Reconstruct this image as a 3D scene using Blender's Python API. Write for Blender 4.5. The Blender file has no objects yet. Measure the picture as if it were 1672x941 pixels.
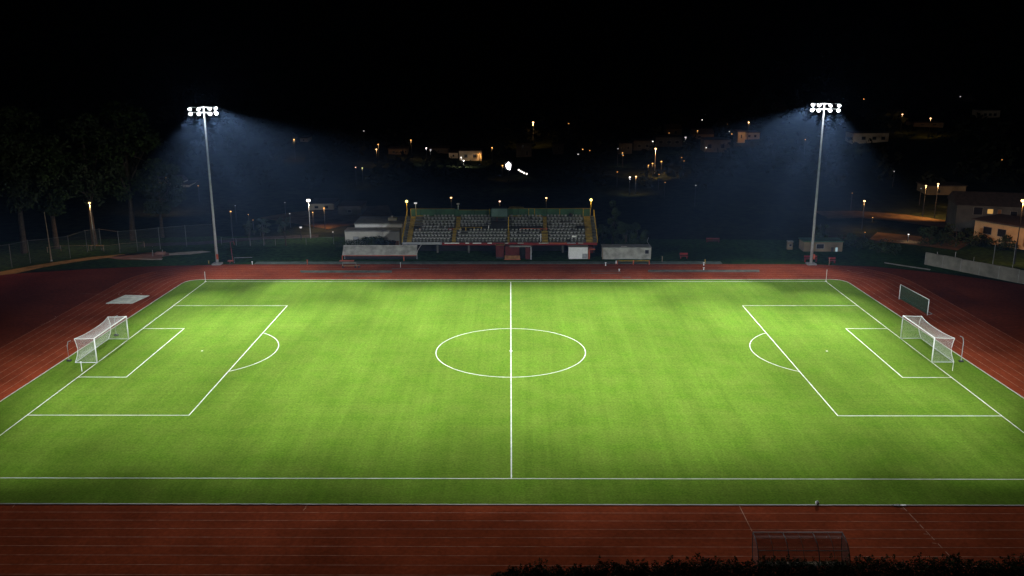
import bpy, math, random
from mathutils import Vector, Matrix
R = math.radians
rnd = random.Random(7)
sc = bpy.context.scene
COL = sc.collection

# ---------------------------------------------------------------- camera fit
W0, H0 = 1672.0, 941.0
F = 1478.87
CAM = Vector((0.677, -105.46, 36.07))
PITCH, YAW, ROLL = 0.259963, 0.0081765, -0.0023658
cp_, sp_, cy_, sy_ = math.cos(PITCH), math.sin(PITCH), math.cos(YAW), math.sin(YAW)
FW = Vector((-sy_*cp_, cy_*cp_, -sp_))
RT0 = Vector((cy_, sy_, 0)); UP0 = RT0.cross(FW)
RT = math.cos(ROLL)*RT0 + math.sin(ROLL)*UP0
UP = -math.sin(ROLL)*RT0 + math.cos(ROLL)*UP0

def ray(px, py):
    return FW + RT*((px-W0/2)/F) - UP*((py-H0/2)/F)
def at_y(px, py, Y):
    d = ray(px, py); return CAM + d*((Y-CAM.y)/d.y)
def at_z(px, py, z=0.0):
    d = ray(px, py); return CAM + d*((z-CAM.z)/d.z)

def smooth(a, b, x):
    t = max(0.0, min(1.0, (x-a)/(b-a))); return t*t*(3-2*t)
def hgt(x, y):
    """terrain height: flat round the ground, then a hillside beyond"""
    d = max(0.0, y-95.0)
    z = 0.050*d*smooth(0, 60, d) + 0.085*max(0.0, y-330.0)*smooth(330, 480, y)
    k = smooth(100, 220, y)
    z += k*(2.2*math.sin(x*0.021+1.3)*math.cos(y*0.017+0.4) + 1.1*math.sin(x*0.053+y*0.031))
    z += 0.03*max(0.0, abs(x)-170)*smooth(0, 140, y)
    return max(z, 0.0)
def on_ground(px, py, h=0.0):
    """point h metres above the terrain seen at a pixel"""
    d = ray(px, py); d = d/d.y
    t = 20.0; prev = None
    while t < 900:
        p = CAM + d*t
        if p.z <= hgt(p.x, p.y)+h:
            return p
        t += 0.4
    return CAM + d*600

# ---------------------------------------------------------------- materials
def mat(name, col, rough=0.85, var=0.25, scale=1.5, metal=0.0, detail=6.0, bump=0.0, spec=0.3, coarse=0.0):
    m = bpy.data.materials.new(name); m.use_nodes = True
    nt = m.node_tree; b = nt.nodes['Principled BSDF']
    b.inputs['Roughness'].default_value = rough
    b.inputs['Metallic'].default_value = metal
    b.inputs['Specular IOR Level'].default_value = spec
    tc = nt.nodes.new('ShaderNodeTexCoord')
    n = nt.nodes.new('ShaderNodeTexNoise'); n.inputs['Scale'].default_value = scale
    n.inputs['Detail'].default_value = detail
    nt.links.new(tc.outputs['Object'], n.inputs['Vector'])
    r = nt.nodes.new('ShaderNodeMapRange')
    r.inputs['From Min'].default_value = 0.3; r.inputs['From Max'].default_value = 0.7
    r.inputs['To Min'].default_value = 1-var; r.inputs['To Max'].default_value = 1+var
    nt.links.new(n.outputs['Fac'], r.inputs['Value'])
    mul = nt.nodes.new('ShaderNodeVectorMath'); mul.operation = 'SCALE'
    mul.inputs[0].default_value = col[:3]
    nt.links.new(r.outputs['Result'], mul.inputs['Scale'])
    last = mul.outputs['Vector']
    if coarse:
        n2 = nt.nodes.new('ShaderNodeTexNoise'); n2.inputs['Scale'].default_value = scale*0.06
        n2.inputs['Detail'].default_value = 4
        nt.links.new(tc.outputs['Object'], n2.inputs['Vector'])
        r2 = nt.nodes.new('ShaderNodeMapRange')
        r2.inputs['From Min'].default_value = 0.3; r2.inputs['From Max'].default_value = 0.7
        r2.inputs['To Min'].default_value = 1-coarse; r2.inputs['To Max'].default_value = 1+coarse
        nt.links.new(n2.outputs['Fac'], r2.inputs['Value'])
        m2 = nt.nodes.new('ShaderNodeVectorMath'); m2.operation = 'SCALE'
        nt.links.new(last, m2.inputs[0]); nt.links.new(r2.outputs['Result'], m2.inputs['Scale'])
        last = m2.outputs['Vector']
    nt.links.new(last, b.inputs['Base Color'])
    if bump:
        bp = nt.nodes.new('ShaderNodeBump'); bp.inputs['Strength'].default_value = bump
        bp.inputs['Distance'].default_value = 0.05
        nt.links.new(n.outputs['Fac'], bp.inputs['Height'])
        nt.links.new(bp.outputs['Normal'], b.inputs['Normal'])
    return m

def emit(name, col, strength):
    m = bpy.data.materials.new(name); m.use_nodes = True
    nt = m.node_tree; nt.nodes.clear()
    e = nt.nodes.new('ShaderNodeEmission'); o = nt.nodes.new('ShaderNodeOutputMaterial')
    e.inputs['Color'].default_value = (*col, 1); e.inputs['Strength'].default_value = strength
    nt.links.new(e.outputs[0], o.inputs['Surface'])
    m.cycles.emission_sampling = 'NONE'
    return m

def turf_mat():
    m = bpy.data.materials.new('artificial turf'); m.use_nodes = True
    nt = m.node_tree; b = nt.nodes['Principled BSDF']; L = nt.links.new
    b.inputs['Roughness'].default_value = 0.95; b.inputs['Specular IOR Level'].default_value = 0.0
    tc = nt.nodes.new('ShaderNodeTexCoord')
    def noise(sc3, detail, lo, hi, f0=0.3, f1=0.7):
        mp = nt.nodes.new('ShaderNodeMapping'); mp.inputs['Scale'].default_value = sc3
        n = nt.nodes.new('ShaderNodeTexNoise'); n.inputs['Scale'].default_value = 1.0
        n.inputs['Detail'].default_value = detail
        L(tc.outputs['Object'], mp.inputs['Vector']); L(mp.outputs['Vector'], n.inputs['Vector'])
        r = nt.nodes.new('ShaderNodeMapRange')
        r.inputs['From Min'].default_value = f0; r.inputs['From Max'].default_value = f1
        r.inputs['To Min'].default_value = lo; r.inputs['To Max'].default_value = hi
        L(n.outputs['Fac'], r.inputs['Value'])
        return r.outputs['Result'], n
    fine, nf = noise((5, 5, 5), 6, 0.76, 1.24)
    patch, _ = noise((0.12, 0.09, 1), 5, 0.90, 1.10)
    streak, _ = noise((1.3, 0.02, 1), 5, 0.92, 1.08)
    diag, _ = noise((0.5, 0.06, 1), 4, 0.95, 1.05)
    clump, _ = noise((2.2, 1.6, 1), 3, 0.92, 1.08)
    broad, _ = noise((0.20, 0.006, 1), 2, 0.94, 1.06)
    cross, _ = noise((0.02, 2.0, 1), 3, 0.955, 1.045)
    v = fine
    for o in (patch, streak, broad, cross, diag, clump):
        q = nt.nodes.new('ShaderNodeMath'); q.operation = 'MULTIPLY'
        L(v, q.inputs[0]); L(o, q.inputs[1]); v = q.outputs[0]
    hue, _ = noise((0.35, 0.35, 1), 4, 0, 1)
    mx = nt.nodes.new('ShaderNodeMix'); mx.data_type = 'RGBA'
    mx.inputs['A'].default_value = (0.103, 0.196, 0.018, 1)
    mx.inputs['B'].default_value = (0.130, 0.207, 0.026, 1)
    L(hue, mx.inputs['Factor'])
    s = nt.nodes.new('ShaderNodeVectorMath'); s.operation = 'SCALE'
    L(mx.outputs['Result'], s.inputs[0]); L(v, s.inputs['Scale'])
    L(s.outputs['Vector'], b.inputs['Base Color'])
    bp = nt.nodes.new('ShaderNodeBump'); bp.inputs['Strength'].default_value = 0.5
    bp.inputs['Distance'].default_value = 0.03
    L(nf.outputs['Fac'], bp.inputs['Height']); L(bp.outputs['Normal'], b.inputs['Normal'])
    return m

def veil(name, col, alpha, rough=0.5):
    m = bpy.data.materials.new(name); m.use_nodes = True
    nt = m.node_tree; b = nt.nodes['Principled BSDF']
    b.inputs['Base Color'].default_value = (*col, 1); b.inputs['Roughness'].default_value = rough
    b.inputs['Alpha'].default_value = alpha
    return m

M = dict(
    turf=turf_mat(),
    ground=mat('dark grass and earth', (0.020, 0.026, 0.012), 0.95, 0.5, 0.5, coarse=0.4, bump=0.4, spec=0.0),
    verge=mat('verge grass', (0.022, 0.050, 0.012), 0.95, 0.5, 1.2, coarse=0.45, bump=0.5, spec=0.0),
    track=mat('red track rubber', (0.240, 0.047, 0.018), 0.95, 0.18, 3.0, coarse=0.28, bump=0.1, spec=0.0),
    apron=mat('red apron rubber', (0.150, 0.030, 0.013), 0.95, 0.2, 2.0, coarse=0.25, spec=0.0),
    line=mat('white line paint', (0.72, 0.74, 0.66), 0.7, 0.22, 1.3, spec=0.0),
    lane=mat('worn lane paint', (0.42, 0.24, 0.18), 0.8, 0.6, 1.1, spec=0.0),
    lane2=mat('faint lane paint', (0.40, 0.20, 0.14), 0.8, 0.6, 0.7, spec=0.0),
    kerb=mat('pale kerb', (0.50, 0.46, 0.42), 0.8, 0.25, 1.0),
    strip=mat('grey green strip', (0.11, 0.14, 0.12), 0.9, 0.35, 0.8, spec=0.0),
    runway=mat('grey runway', (0.135, 0.13, 0.115), 0.9, 0.35, 0.8, spec=0.0),
    asphalt=mat('asphalt', (0.055, 0.052, 0.050), 0.9, 0.35, 0.7, coarse=0.3, spec=0.0),
    dirt=mat('pale dirt path', (0.27, 0.19, 0.09), 0.95, 0.35, 0.6, coarse=0.3, spec=0.0),
    dimwall=mat('grey render darkened for night', (0.085, 0.078, 0.068), 0.95, 0.35, 0.4, coarse=0.3),  # grey render, darkened in colour for walls out of the light
    dimwarm=mat('warm render darkened for night', (0.20, 0.15, 0.09), 0.95, 0.35, 0.4, coarse=0.3),  # warm render, its colour darkened to stand in for night shade
    roadearth=mat('dusty road', (0.13, 0.085, 0.045), 0.95, 0.4, 0.4, coarse=0.4, spec=0.0),
    tinted_cream=mat('cream render tinted as lamplit', (0.50, 0.33, 0.17), 0.9, 0.15, 0.8),  # cream wall with orange lamplight put into its colour
    rosegravel=mat('rose gravel', (0.23, 0.12, 0.10), 0.95, 0.3, 0.9),
    galv=mat('galvanised steel', (0.55, 0.57, 0.58), 0.45, 0.12, 3.0, metal=0.5),
    mastgrey=mat('dull galvanised mast', (0.36, 0.37, 0.36), 0.6, 0.15, 2.0),
    greypaint=mat('grey paint', (0.30, 0.31, 0.32), 0.6, 0.2, 2.0),
    fencegrey=mat('dull fence paint', (0.13, 0.14, 0.13), 0.7, 0.2, 2.0),
    dark=mat('dark paint', (0.025, 0.026, 0.028), 0.6, 0.3, 2.0),
    inner_shade=mat('painted inner shade', (0.012, 0.012, 0.013), 0.9, 0.3, 1.0),  # near-black colour stands in for shade inside openings and recesses
    white=mat('white paint', (0.80, 0.80, 0.78), 0.5, 0.08, 3.0),
    net=mat('white net cord', (0.62, 0.62, 0.60), 0.7, 0.05, 3.0),
    greennet=mat('dark green net', (0.035, 0.07, 0.04), 0.8, 0.4, 4.0),
    concrete=mat('concrete', (0.27, 0.27, 0.26), 0.9, 0.22, 0.9, coarse=0.3),
    wallconc=mat('weathered concrete', (0.18, 0.17, 0.14), 0.9, 0.3, 0.7, coarse=0.35),
    render_=mat('pale render', (0.52, 0.50, 0.44), 0.9, 0.15, 0.6),
    block=mat('stained white panel', (0.33, 0.325, 0.29), 0.85, 0.40, 0.9),
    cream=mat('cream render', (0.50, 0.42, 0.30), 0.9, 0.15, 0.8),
    stone=mat('grey render', (0.24, 0.23, 0.21), 0.9, 0.25, 0.8),
    roof=mat('dark roof', (0.06, 0.045, 0.04), 0.9, 0.3, 1.5),
    rooflight=mat('grey roof sheet', (0.20, 0.20, 0.19), 0.8, 0.3, 1.5),
    glass=mat('dark window glass', (0.02, 0.02, 0.025), 0.15, 0.1, 2.0, spec=0.6),
    deckconc=mat('darkened stand concrete', (0.10, 0.10, 0.09), 0.9, 0.35, 0.9),  # darkened to put shade between the seats and under the deck
    seat=mat('pale grey seat plastic', (0.29, 0.29, 0.275), 0.6, 0.45, 0.9),
    yellow=mat('yellow paint', (0.48, 0.30, 0.03), 0.6, 0.25, 2.0),
    yellowdk=mat('worn yellow paint', (0.26, 0.17, 0.025), 0.7, 0.35, 1.5),
    greenpanel=mat('green mesh panel', (0.045, 0.105, 0.062), 0.8, 0.25, 0.7, coarse=0.3),
    teal=mat('teal board', (0.10, 0.16, 0.15), 0.8, 0.3, 0.8),
    red=mat('red paint', (0.19, 0.018, 0.016), 0.6, 0.3, 1.5),
    darkred=mat('dark red paint', (0.085, 0.010, 0.009), 0.7, 0.3, 1.2),
    orange=mat('orange paint', (0.38, 0.085, 0.04), 0.6, 0.25, 2.0),
    brown=mat('brown board', (0.24, 0.11, 0.04), 0.8, 0.35, 2.0),
    bark=mat('bark', (0.050, 0.038, 0.028), 0.95, 0.4, 3.0),
    leaf=mat('dark leaves', (0.030, 0.044, 0.016), 0.8, 0.55, 0.5, spec=0.05),
    leaf2=mat('grey green leaves', (0.036, 0.046, 0.024), 0.8, 0.55, 0.5, spec=0.05),
    leafwood=mat('woodland leaves', (0.018, 0.022, 0.012), 0.9, 0.6, 0.1, spec=0.05),
    leafhedge=mat('hedge leaves', (0.022, 0.034, 0.010), 0.75, 0.6, 3.0, spec=0.05),
    wood=mat('weathered wood', (0.22, 0.17, 0.11), 0.9, 0.3, 2.0),
    clear=veil('tinted clear sheet', (0.30, 0.29, 0.27), 0.50, 0.5),
    end_clear=veil('darkened clear sheet', (0.06, 0.06, 0.06), 0.35, 0.5),  # same clear sheet, darkened to offset mast light on the ends
    mesh=veil('chain link veil', (0.10, 0.12, 0.11), 0.10, 0.7),
    lens=emit('floodlight lens', (0.95, 0.97, 1.0), 5.0),
    o_glow=emit('orange lamp glow', (1.0, 0.46, 0.12), 2.4),
    o_hot=emit('bright orange lamp glow', (1.0, 0.56, 0.24), 4.2),
    o_dim=emit('dim orange lamp glow', (1.0, 0.42, 0.10), .8),
    y_glow=emit('yellow lamp glow', (1.0, 0.80, 0.26), 3.2),
    r_glow=emit('red orange lamp glow', (1.0, 0.55, 0.36), 3.0),
    w_glow=emit('white lamp glow', (1.0, 0.92, 0.82), 3.5),
    w_dim=emit('dim white lamp glow', (0.95, 0.92, .9), .75),
    w_hot=emit('searing white lamp', (1.0, 0.95, 0.97), 6.0),
    g_glow=emit('greenish lamp glow', (0.75, 0.85, 0.35), 1.6),
    w_win=emit('lit window', (1.0, 0.55, 0.15), 0.55),
    w_door=emit('lit doorway', (0.55, 0.80, 0.85), 0.5),
)

# ---------------------------------------------------------------- mesh builder
class MB:
    def __init__(s): s.v = []; s.f = []
    def add(s, vs, fs):
        o = len(s.v); s.v += [tuple(v) for v in vs]; s.f += [tuple(i+o for i in f) for f in fs]; return s
    def box(s, x0, x1, y0, y1, z0, z1):
        return s.add([(x0,y0,z0),(x1,y0,z0),(x1,y1,z0),(x0,y1,z0),(x0,y0,z1),(x1,y0,z1),(x1,y1,z1),(x0,y1,z1)],
                     [(0,3,2,1),(4,5,6,7),(0,1,5,4),(1,2,6,5),(2,3,7,6),(3,0,4,7)])
    def tube(s, pts, r0, r1=None, n=8, cap=True):
        r1 = r0 if r1 is None else r1
        pts = [Vector(p) for p in pts]; rings = []
        for i, p in enumerate(pts):
            a = pts[max(0, i-1)]; b = pts[min(len(pts)-1, i+1)]
            t = (b-a).normalized()
            u = t.cross(Vector((0,0,1)))
            if u.length < 1e-3: u = t.cross(Vector((1,0,0)))
            u.normalize(); w = t.cross(u)
            r = r0+(r1-r0)*i/max(1, len(pts)-1)
            rings.append([p+u*(r*math.cos(2*math.pi*k/n))+w*(r*math.sin(2*math.pi*k/n)) for k in range(n)])
        vs = [v for g in rings for v in g]; fs = []
        for i in range(len(pts)-1):
            for k in range(n):
                fs.append((i*n+k, i*n+(k+1)%n, (i+1)*n+(k+1)%n, (i+1)*n+k))
        if cap:
            fs.append(tuple(range(n))[::-1]); fs.append(tuple((len(pts)-1)*n+k for k in range(n)))
        return s.add(vs, fs)
    def quad(s, a, b, c, d): return s.add([a,b,c,d], [(0,1,2,3)])
    def poly(s, pts): return s.add(pts, [tuple(range(len(pts)))])
    def prism(s, profile, x0, x1):
        """profile of (y,z), extruded along x"""
        n = len(profile)
        vs = [(x0,y,z) for y,z in profile]+[(x1,y,z) for y,z in profile]
        fs = [tuple(range(n)), tuple(range(2*n-1, n-1, -1))]
        for i in range(n):
            j = (i+1) % n; fs.append((i, i+n, j+n, j))
        return s.add(vs, fs)
    def lathe(s, prof, axis_o, axis_d, n=16):
        """prof of (dist along axis, radius)"""
        o = Vector(axis_o); d = Vector(axis_d).normalized()
        u = d.cross(Vector((0,0,1)))
        if u.length < 1e-3: u = Vector((1,0,0))
        u.normalize(); w = d.cross(u); vs = []; fs = []
        for t, r in prof:
            vs += [o+d*t+u*(r*math.cos(2*math.pi*k/n))+w*(r*math.sin(2*math.pi*k/n)) for k in range(n)]
        for i in range(len(prof)-1):
            for k in range(n):
                fs.append((i*n+k, i*n+(k+1)%n, (i+1)*n+(k+1)%n, (i+1)*n+k))
        fs.append(tuple(range(n))[::-1]); fs.append(tuple((len(prof)-1)*n+k for k in range(n)))
        return s.add(vs, fs)
    def ball(s, c, r, n=10, m=6, sz=1.0):
        vs = []; fs = []
        for i in range(m+1):
            a = math.pi*i/m
            for k in range(n):
                q = 2*math.pi*k/n
                vs.append((c[0]+r*math.sin(a)*math.cos(q), c[1]+r*math.sin(a)*math.sin(q), c[2]+sz*r*math.cos(a)))
        for i in range(m):
            for k in range(n):
                fs.append((i*n+k, (i+1)*n+k, (i+1)*n+(k+1)%n, i*n+(k+1)%n))
        return s.add(vs, fs)
    def build(s, name, material, parent=None, smooth=False):
        me = bpy.data.meshes.new(name); me.from_pydata(s.v, [], s.f); me.update()
        me.materials.append(material)
        if smooth:
            for p in me.polygons: p.use_smooth = True
        o = bpy.data.objects.new(name, me); COL.objects.link(o)
        if parent is not None:
            o.parent = parent
            o.matrix_parent_inverse = parent_world(parent).inverted()
        return o

def parent_world(o):
    m = o.matrix_basis.copy()
    return m if o.parent is None else parent_world(o.parent) @ o.matrix_parent_inverse @ m

def tag(o, label=None, cat=None, group=None, kind=None):
    if label: o['label'] = label
    if cat: o['category'] = cat
    if group: o['group'] = group
    if kind: o['kind'] = kind
    return o
def thing(name, label, cat, loc=(0,0,0), group=None):
    o = bpy.data.objects.new(name, None); COL.objects.link(o)
    o.location = loc; o.empty_display_size = 0.3
    return tag(o, label, cat, group)
def copy_tree(o, parent=None):
    c = o.copy(); COL.objects.link(c)
    if parent is not None: c.parent = parent
    for ch in list(o.children): copy_tree(ch, c)
    return c
def struct(name, mb, material): return tag(mb.build(name, material), kind='structure')

def strip(mb, pts, w, z, closed=False):
    """flat ribbon along pts"""
    P = [Vector((p[0], p[1])) for p in pts]; n = len(P); L = []; Rr = []
    for i in range(n):
        a = P[(i-1) % n] if (closed or i > 0) else P[i]
        b = P[(i+1) % n] if (closed or i < n-1) else P[i]
        t = (b-a).normalized(); q = Vector((-t.y, t.x))*(w/2)
        L.append((P[i].x+q.x, P[i].y+q.y, z)); Rr.append((P[i].x-q.x, P[i].y-q.y, z))
    m = n if closed else n-1
    mb.add(L+Rr, [(n+i, n+(i+1) % n, (i+1) % n, i) for i in range(m)])

# ---------------------------------------------------------------- ground
g = MB()
xs = [-700, -560, -460, -380, -320, -270, -230, -200, -170, -140, -120]+list(range(-110, 111, 10))+[120, 140, 170, 200, 230, 270, 320, 380, 460, 560, 700]
ys = [-160, -110, -60, 0, 40, 70, 90]+list(range(96, 300, 6))+list(range(300, 520, 12))+[540, 580, 640, 720, 800, 900]
for y in ys:
    for x in xs: g.v.append((x, y, hgt(x, y)))
nx = len(xs)
for j in range(len(ys)-1):
    for i in range(nx-1):
        g.f.append((j*nx+i, j*nx+i+1, (j+1)*nx+i+1, (j+1)*nx+i))
struct('ground', g, M['ground'])

def sheet(name, pts, z, material):
    return struct(name, MB().poly([(p[0], p[1], z) for p in pts]), material)
# green verge beyond the far straight
sheet('grass_verge', [(-120, 36), (-95, 40), (-60, 45), (60, 45), (80, 36), (110, 12), (130, 12), (130, 62), (60, 66), (-60, 70), (-120, 62)], 0.004, M['verge'])
# red apron
A = [(-110, -52), (100, -52), (100, 8), (93, 18), (84, 27.5), (76, 35), (69, 40), (61, 44), (50, 46.0), (20, 46.2), (-20, 46.2), (-50, 46.0), (-62, 44.6), (-72, 42.6), (-84, 39), (-96, 34), (-110, 26)]
sheet('running_track_apron', A, 0.008, M['apron'])

TN, TF = -38.6, 35.3                       # turf near and far edges
def hw(Y): return 53.35+(9-Y)*0.028
def ring(o, r0=2.2, n=10):
    """outline of the turf, pushed out by o"""
    pts = []; r = r0+o
    Yf, Yn = TF+o, TN-o
    pts.append((-(hw(Yn)+o), Yn)); 
    for k in range(6):
        Y = TN+(TF-r0-TN)*k/5; pts.append((-(hw(Y)+o), Y))
    cx, cy = -(hw(TF)+o)+r, Yf-r
    for k in range(n+1):
        a = math.pi-(math.pi/2)*k/n; pts.append((cx+r*math.cos(a), cy+r*math.sin(a)))
    cx = hw(TF)+o-r
    for k in range(n+1):
        a = math.pi/2-(math.pi/2)*k/n; pts.append((cx+r*math.cos(a), cy+r*math.sin(a)))
    for k in range(6):
        Y = TF-r0-(TF-r0-TN)*k/5; pts.append((hw(Y)+o, Y))
    pts.append((hw(Yn)+o, Yn))
    return pts
sheet('running_track', ring(10.4), 0.012, M['track'])
sheet('pitch_turf', ring(0.0), 0.020, M['turf'])
mk = MB()
for k in range(1, 9):
    strip(mk, ring(0.1+1.27*k), 0.047, 0.0165+0.0001*k, closed=True)
struct('lane_markings', mk, M['lane'])
kb = MB()
pr = ring(0.06)
for (a, b) in zip(pr, pr[1:]+pr[:1]):
    d = Vector((b[0]-a[0], b[1]-a[1]))
    if d.length < 1e-4: continue
    q = Vector((-d.y, d.x)).normalized()*0.06
    kb.add([(a[0]+q.x,a[1]+q.y,0),(b[0]+q.x,b[1]+q.y,0),(b[0]-q.x,b[1]-q.y,0),(a[0]-q.x,a[1]-q.y,0),
            (a[0]+q.x,a[1]+q.y,.06),(b[0]+q.x,b[1]+q.y,.06),(b[0]-q.x,b[1]-q.y,.06),(a[0]-q.x,a[1]-q.y,.06)],
           [(4,5,6,7),(0,1,5,4),(2,3,7,6)])
struct('track_kerb', kb, M['kerb'])

# pitch lines
HL, HW_ = 49.35, 34.03
ln = MB(); LW = 0.108; zl = 0.025
def seg(x0, y0, x1, y1, w=LW):
    if abs(y1-y0) < 1e-6: ln.box(min(x0,x1), max(x0,x1), y0-w/2, y0+w/2, 0.021, zl)
    else: ln.box(x0-w/2, x0+w/2, min(y0,y1), max(y0,y1), 0.021, zl)
h = LW/2
seg(-HL-h, HW_, HL+h, HW_); seg(-HL-h, -HW_, HL+h, -HW_)
seg(-HL, -HW_+h, -HL, HW_-h); seg(HL, -HW_+h, HL, HW_-h); ln.add([(x+q*h, y, z) for z in (0.021, zl) for y, x in ((-HW_+h, 0.0), (HW_-h, -.66)) for q in (-1, 1)], [(0,1,3,2),(4,6,7,5),(0,4,5,1),(2,3,7,6),(0,2,6,4),(1,5,7,3)])
for s in (-1, 1):
    for dep, wid in ((16.5, 20.16), (5.5, 9.16)):
        xi = s*(HL-dep)
        seg(s*(HL-h), wid, xi+s*h, wid); seg(s*(HL-h), -wid, xi+s*h, -wid); seg(xi, -wid-h, xi, wid+h)
struct('pitch_lines', ln, M['line'])
ar = MB()
circ = [(-.36+9.15*math.cos(2*math.pi*k/96), 9.15*math.sin(2*math.pi*k/96)) for k in range(96)]
strip(ar, circ, LW, 0.0265, closed=True)
for s in (-1, 1):
    a0 = math.acos(5.5/9.15)
    strip(ar, [(s*(HL-11-9.15*math.cos(a0-2*a0*k/28)), 9.15*math.sin(a0-2*a0*k/28)) for k in range(29)], LW, 0.0265)
    ar.poly([(s*(HL-11)+0.14*math.cos(k*math.pi/6), 0.14*math.sin(k*math.pi/6), 0.0265) for k in range(12)])
ar.poly([(-.33+0.2*math.cos(k*math.pi/6), 0.2*math.sin(k*math.pi/6), 0.028) for k in range(12)])
struct('pitch_arcs', ar, M['line'])

# slanting marks on the near straight
sm = MB()
def slant(pts, w, z=0.0185): strip(sm, [at_z(*p)[:2] for p in pts], w, z)
slant([(1207, 826), (1228, 868)], 0.06)
p0, p1 = (1472, 826), (1562, 920)
for t0, t1 in ((0, .10), (.13, .30), (.33, .40), (.44, .52), (.54, .60), (.66, .74), (.80, .97)):
    slant([(p0[0]+(p1[0]-p0[0])*t, p0[1]+(p1[1]-p0[1])*t) for t in (t0, t1)], 0.07)
for (x, y) in ((1473, 831), (1511, 872), (1525, 887)): slant([(x-3, y), (x+4, y+1)], 0.07)
for (x, y) in ((497, 831), (500, 826), (22, 826)): slant([(x-2, y+3), (x+3, y-2)], 0.06)
struct('stagger_markings', sm, M['lane'])
# painted hooks behind the left goal line and on the bends
hk = MB()
def hook(pts, w=0.07): strip(hk, [at_z(*p)[:2] for p in pts], w, 0.0187)
hook([(211, 471), (203, 474), (196, 478), (193, 481), (196, 482.5)])
hook([(209, 478.5), (220, 478), (230, 479), (232, 481)])
hook([(66, 530.5), (76, 528), (88, 522), (92, 519), (90, 517)], 0.05)
hook([(131, 480), (174, 481)], 0.05)
hook([(1382, 441), (1390, 444.5), (1401, 446.5), (1410, 445)], 0.08)
struct('painted_hooks', hk, M['lane'])

# strips along the far straight
def pxbox(name, x0, x1, y0, y1, z0, z1, material):
    a = at_z(x0, y1); b = at_z(x1, y1); Yf = at_z((x0+x1)/2, y0).y
    return struct(name, MB().box(a.x, b.x, a.y, Yf, z0, z1), material)
pxbox('drain_strip', 415, 1180, 427.6, 431.5, 0.0, 0.05, M['strip'])
mm = MB()
for (x0, x1, y) in ((490, 640, 442.3), (492, 640, 445.3), (1058, 1240, 441.3), (1058, 1240, 444.5), (965, 1012, 441.5), (965, 1014, 444), (965, 1014, 446.5), (640, 700, 439), (560, 620, 451), (1016, 1030, 453)):
    a = at_z(x0, y); b = at_z(x1, y); mm.box(a.x, b.x, a.y-.16, a.y+.16, 0.018, 0.0225)
struct('runway_markings', mm, M['runway'])
fl = MB()
for k in range(7):
    y = TF+1.9+1.22*k; fl.box(-30+2*k, 30-k, y-.02, y+.02, 0.0185, 0.0192)
struct('far_lane_markings', fl, M['lane2'])
sheet('long_jump_runway', [at_z(490, 445)[:2], at_z(640, 445)[:2], at_z(640, 442.6)[:2], at_z(490, 442.6)[:2]], 0.0172, M['strip'])
sheet('pole_vault_runway', [at_z(1058, 444.2)[:2], at_z(1240, 444.2)[:2], at_z(1240, 441.6)[:2], at_z(1058, 441.6)[:2]], 0.0172, M['runway'])

# paths, pads and roads beyond
def pxsheet(name, pts, z, material):
    return struct(name, MB().poly([tuple(at_z(*p)[:2])+(z,) for p in pts]), material)
pxsheet('dirt_path', [(-60, 452), (-60, 442), (0, 441), (40, 435), (68, 432.5), (95, 428.5), (127, 425), (160, 421.5), (200, 417), (243, 413), (243, 412), (199, 414.5), (150, 419), (105, 424), (60, 429), (20, 434), (-60, 441)][0:1]+[(-60, 456), (25, 447), (62, 438.5), (92, 433), (111, 430), (127, 427.5), (155, 423.5), (200, 418.5), (250, 413.5), (250, 412), (199, 415.5), (150, 420), (105, 426), (60, 433), (0, 444), (-60, 450)], 0.0125, M['dirt'])
pxsheet('throwing_circle_pad', [(177, 421), (190, 417.5), (212, 414.5), (240, 413), (270, 412.5), (284, 414), (280, 417), (266, 419.5), (262, 423), (240, 424.5), (215, 424.5), (190, 423.5)], 0.0125, M['rosegravel'])
pxsheet('throwing_circle_edge', [(206, 422), (240, 424.7), (264, 424.7), (266, 422.5), (250, 423.2), (225, 422.2)], 0.0165, M['kerb'])
pxsheet('sand_pit', [(276, 417.2), (310, 415.8), (345, 411.5), (330, 410), (290, 412.5), (276, 414)], 0.0165, M['kerb'])
def road(name, pts, w, material, dz=0.15):
    """ribbon that follows the terrain through pixel points"""
    P = [on_ground(*p) for p in pts]; Q = []
    for a, b in zip(P, P[1:]):
        n = max(1, int((b-a).length/4))
        Q += [a.lerp(b, k/n) for k in range(n)]
    Q.append(P[-1]); mb = MB(); Lr = []; m = 4
    for i, p in enumerate(Q):
        a = Q[max(0, i-1)]; b = Q[min(len(Q)-1, i+1)]
        t = Vector((b.x-a.x, b.y-a.y)).normalized(); q = Vector((-t.y, t.x))
        for k in range(m+1):
            x = p.x+q.x*w*(k/m-.5); y = p.y+q.y*w*(k/m-.5)
            mb.v.append((x, y, hgt(x, y)+dz))
    for i in range(len(Q)-1):
        for k in range(m):
            o = i*(m+1)+k; mb.f.append((o+m+1, o+m+2, o+1, o))
    return struct(name, mb, material)
road('parking_road', [(1340, 352), (1400, 351.5), (1470, 357), (1530, 366), (1600, 372)], 9, M['roadearth'])
road('parking_lot', [(1425, 387), (1480, 392), (1530, 398), (1575, 404)], 9, M['roadearth'], 0.1)
road('parking_lane', [(1330, 386), (1400, 393), (1440, 398)], 3, M['asphalt'], 0.12)
road('lit_road', [(478, 366), (510, 360), (545, 356), (585, 352), (640, 350)], 22, M['roadearth'])
road('lower_road', [(230, 402), (330, 399), (420, 391), (520, 387)], 3, M['asphalt'])

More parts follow.
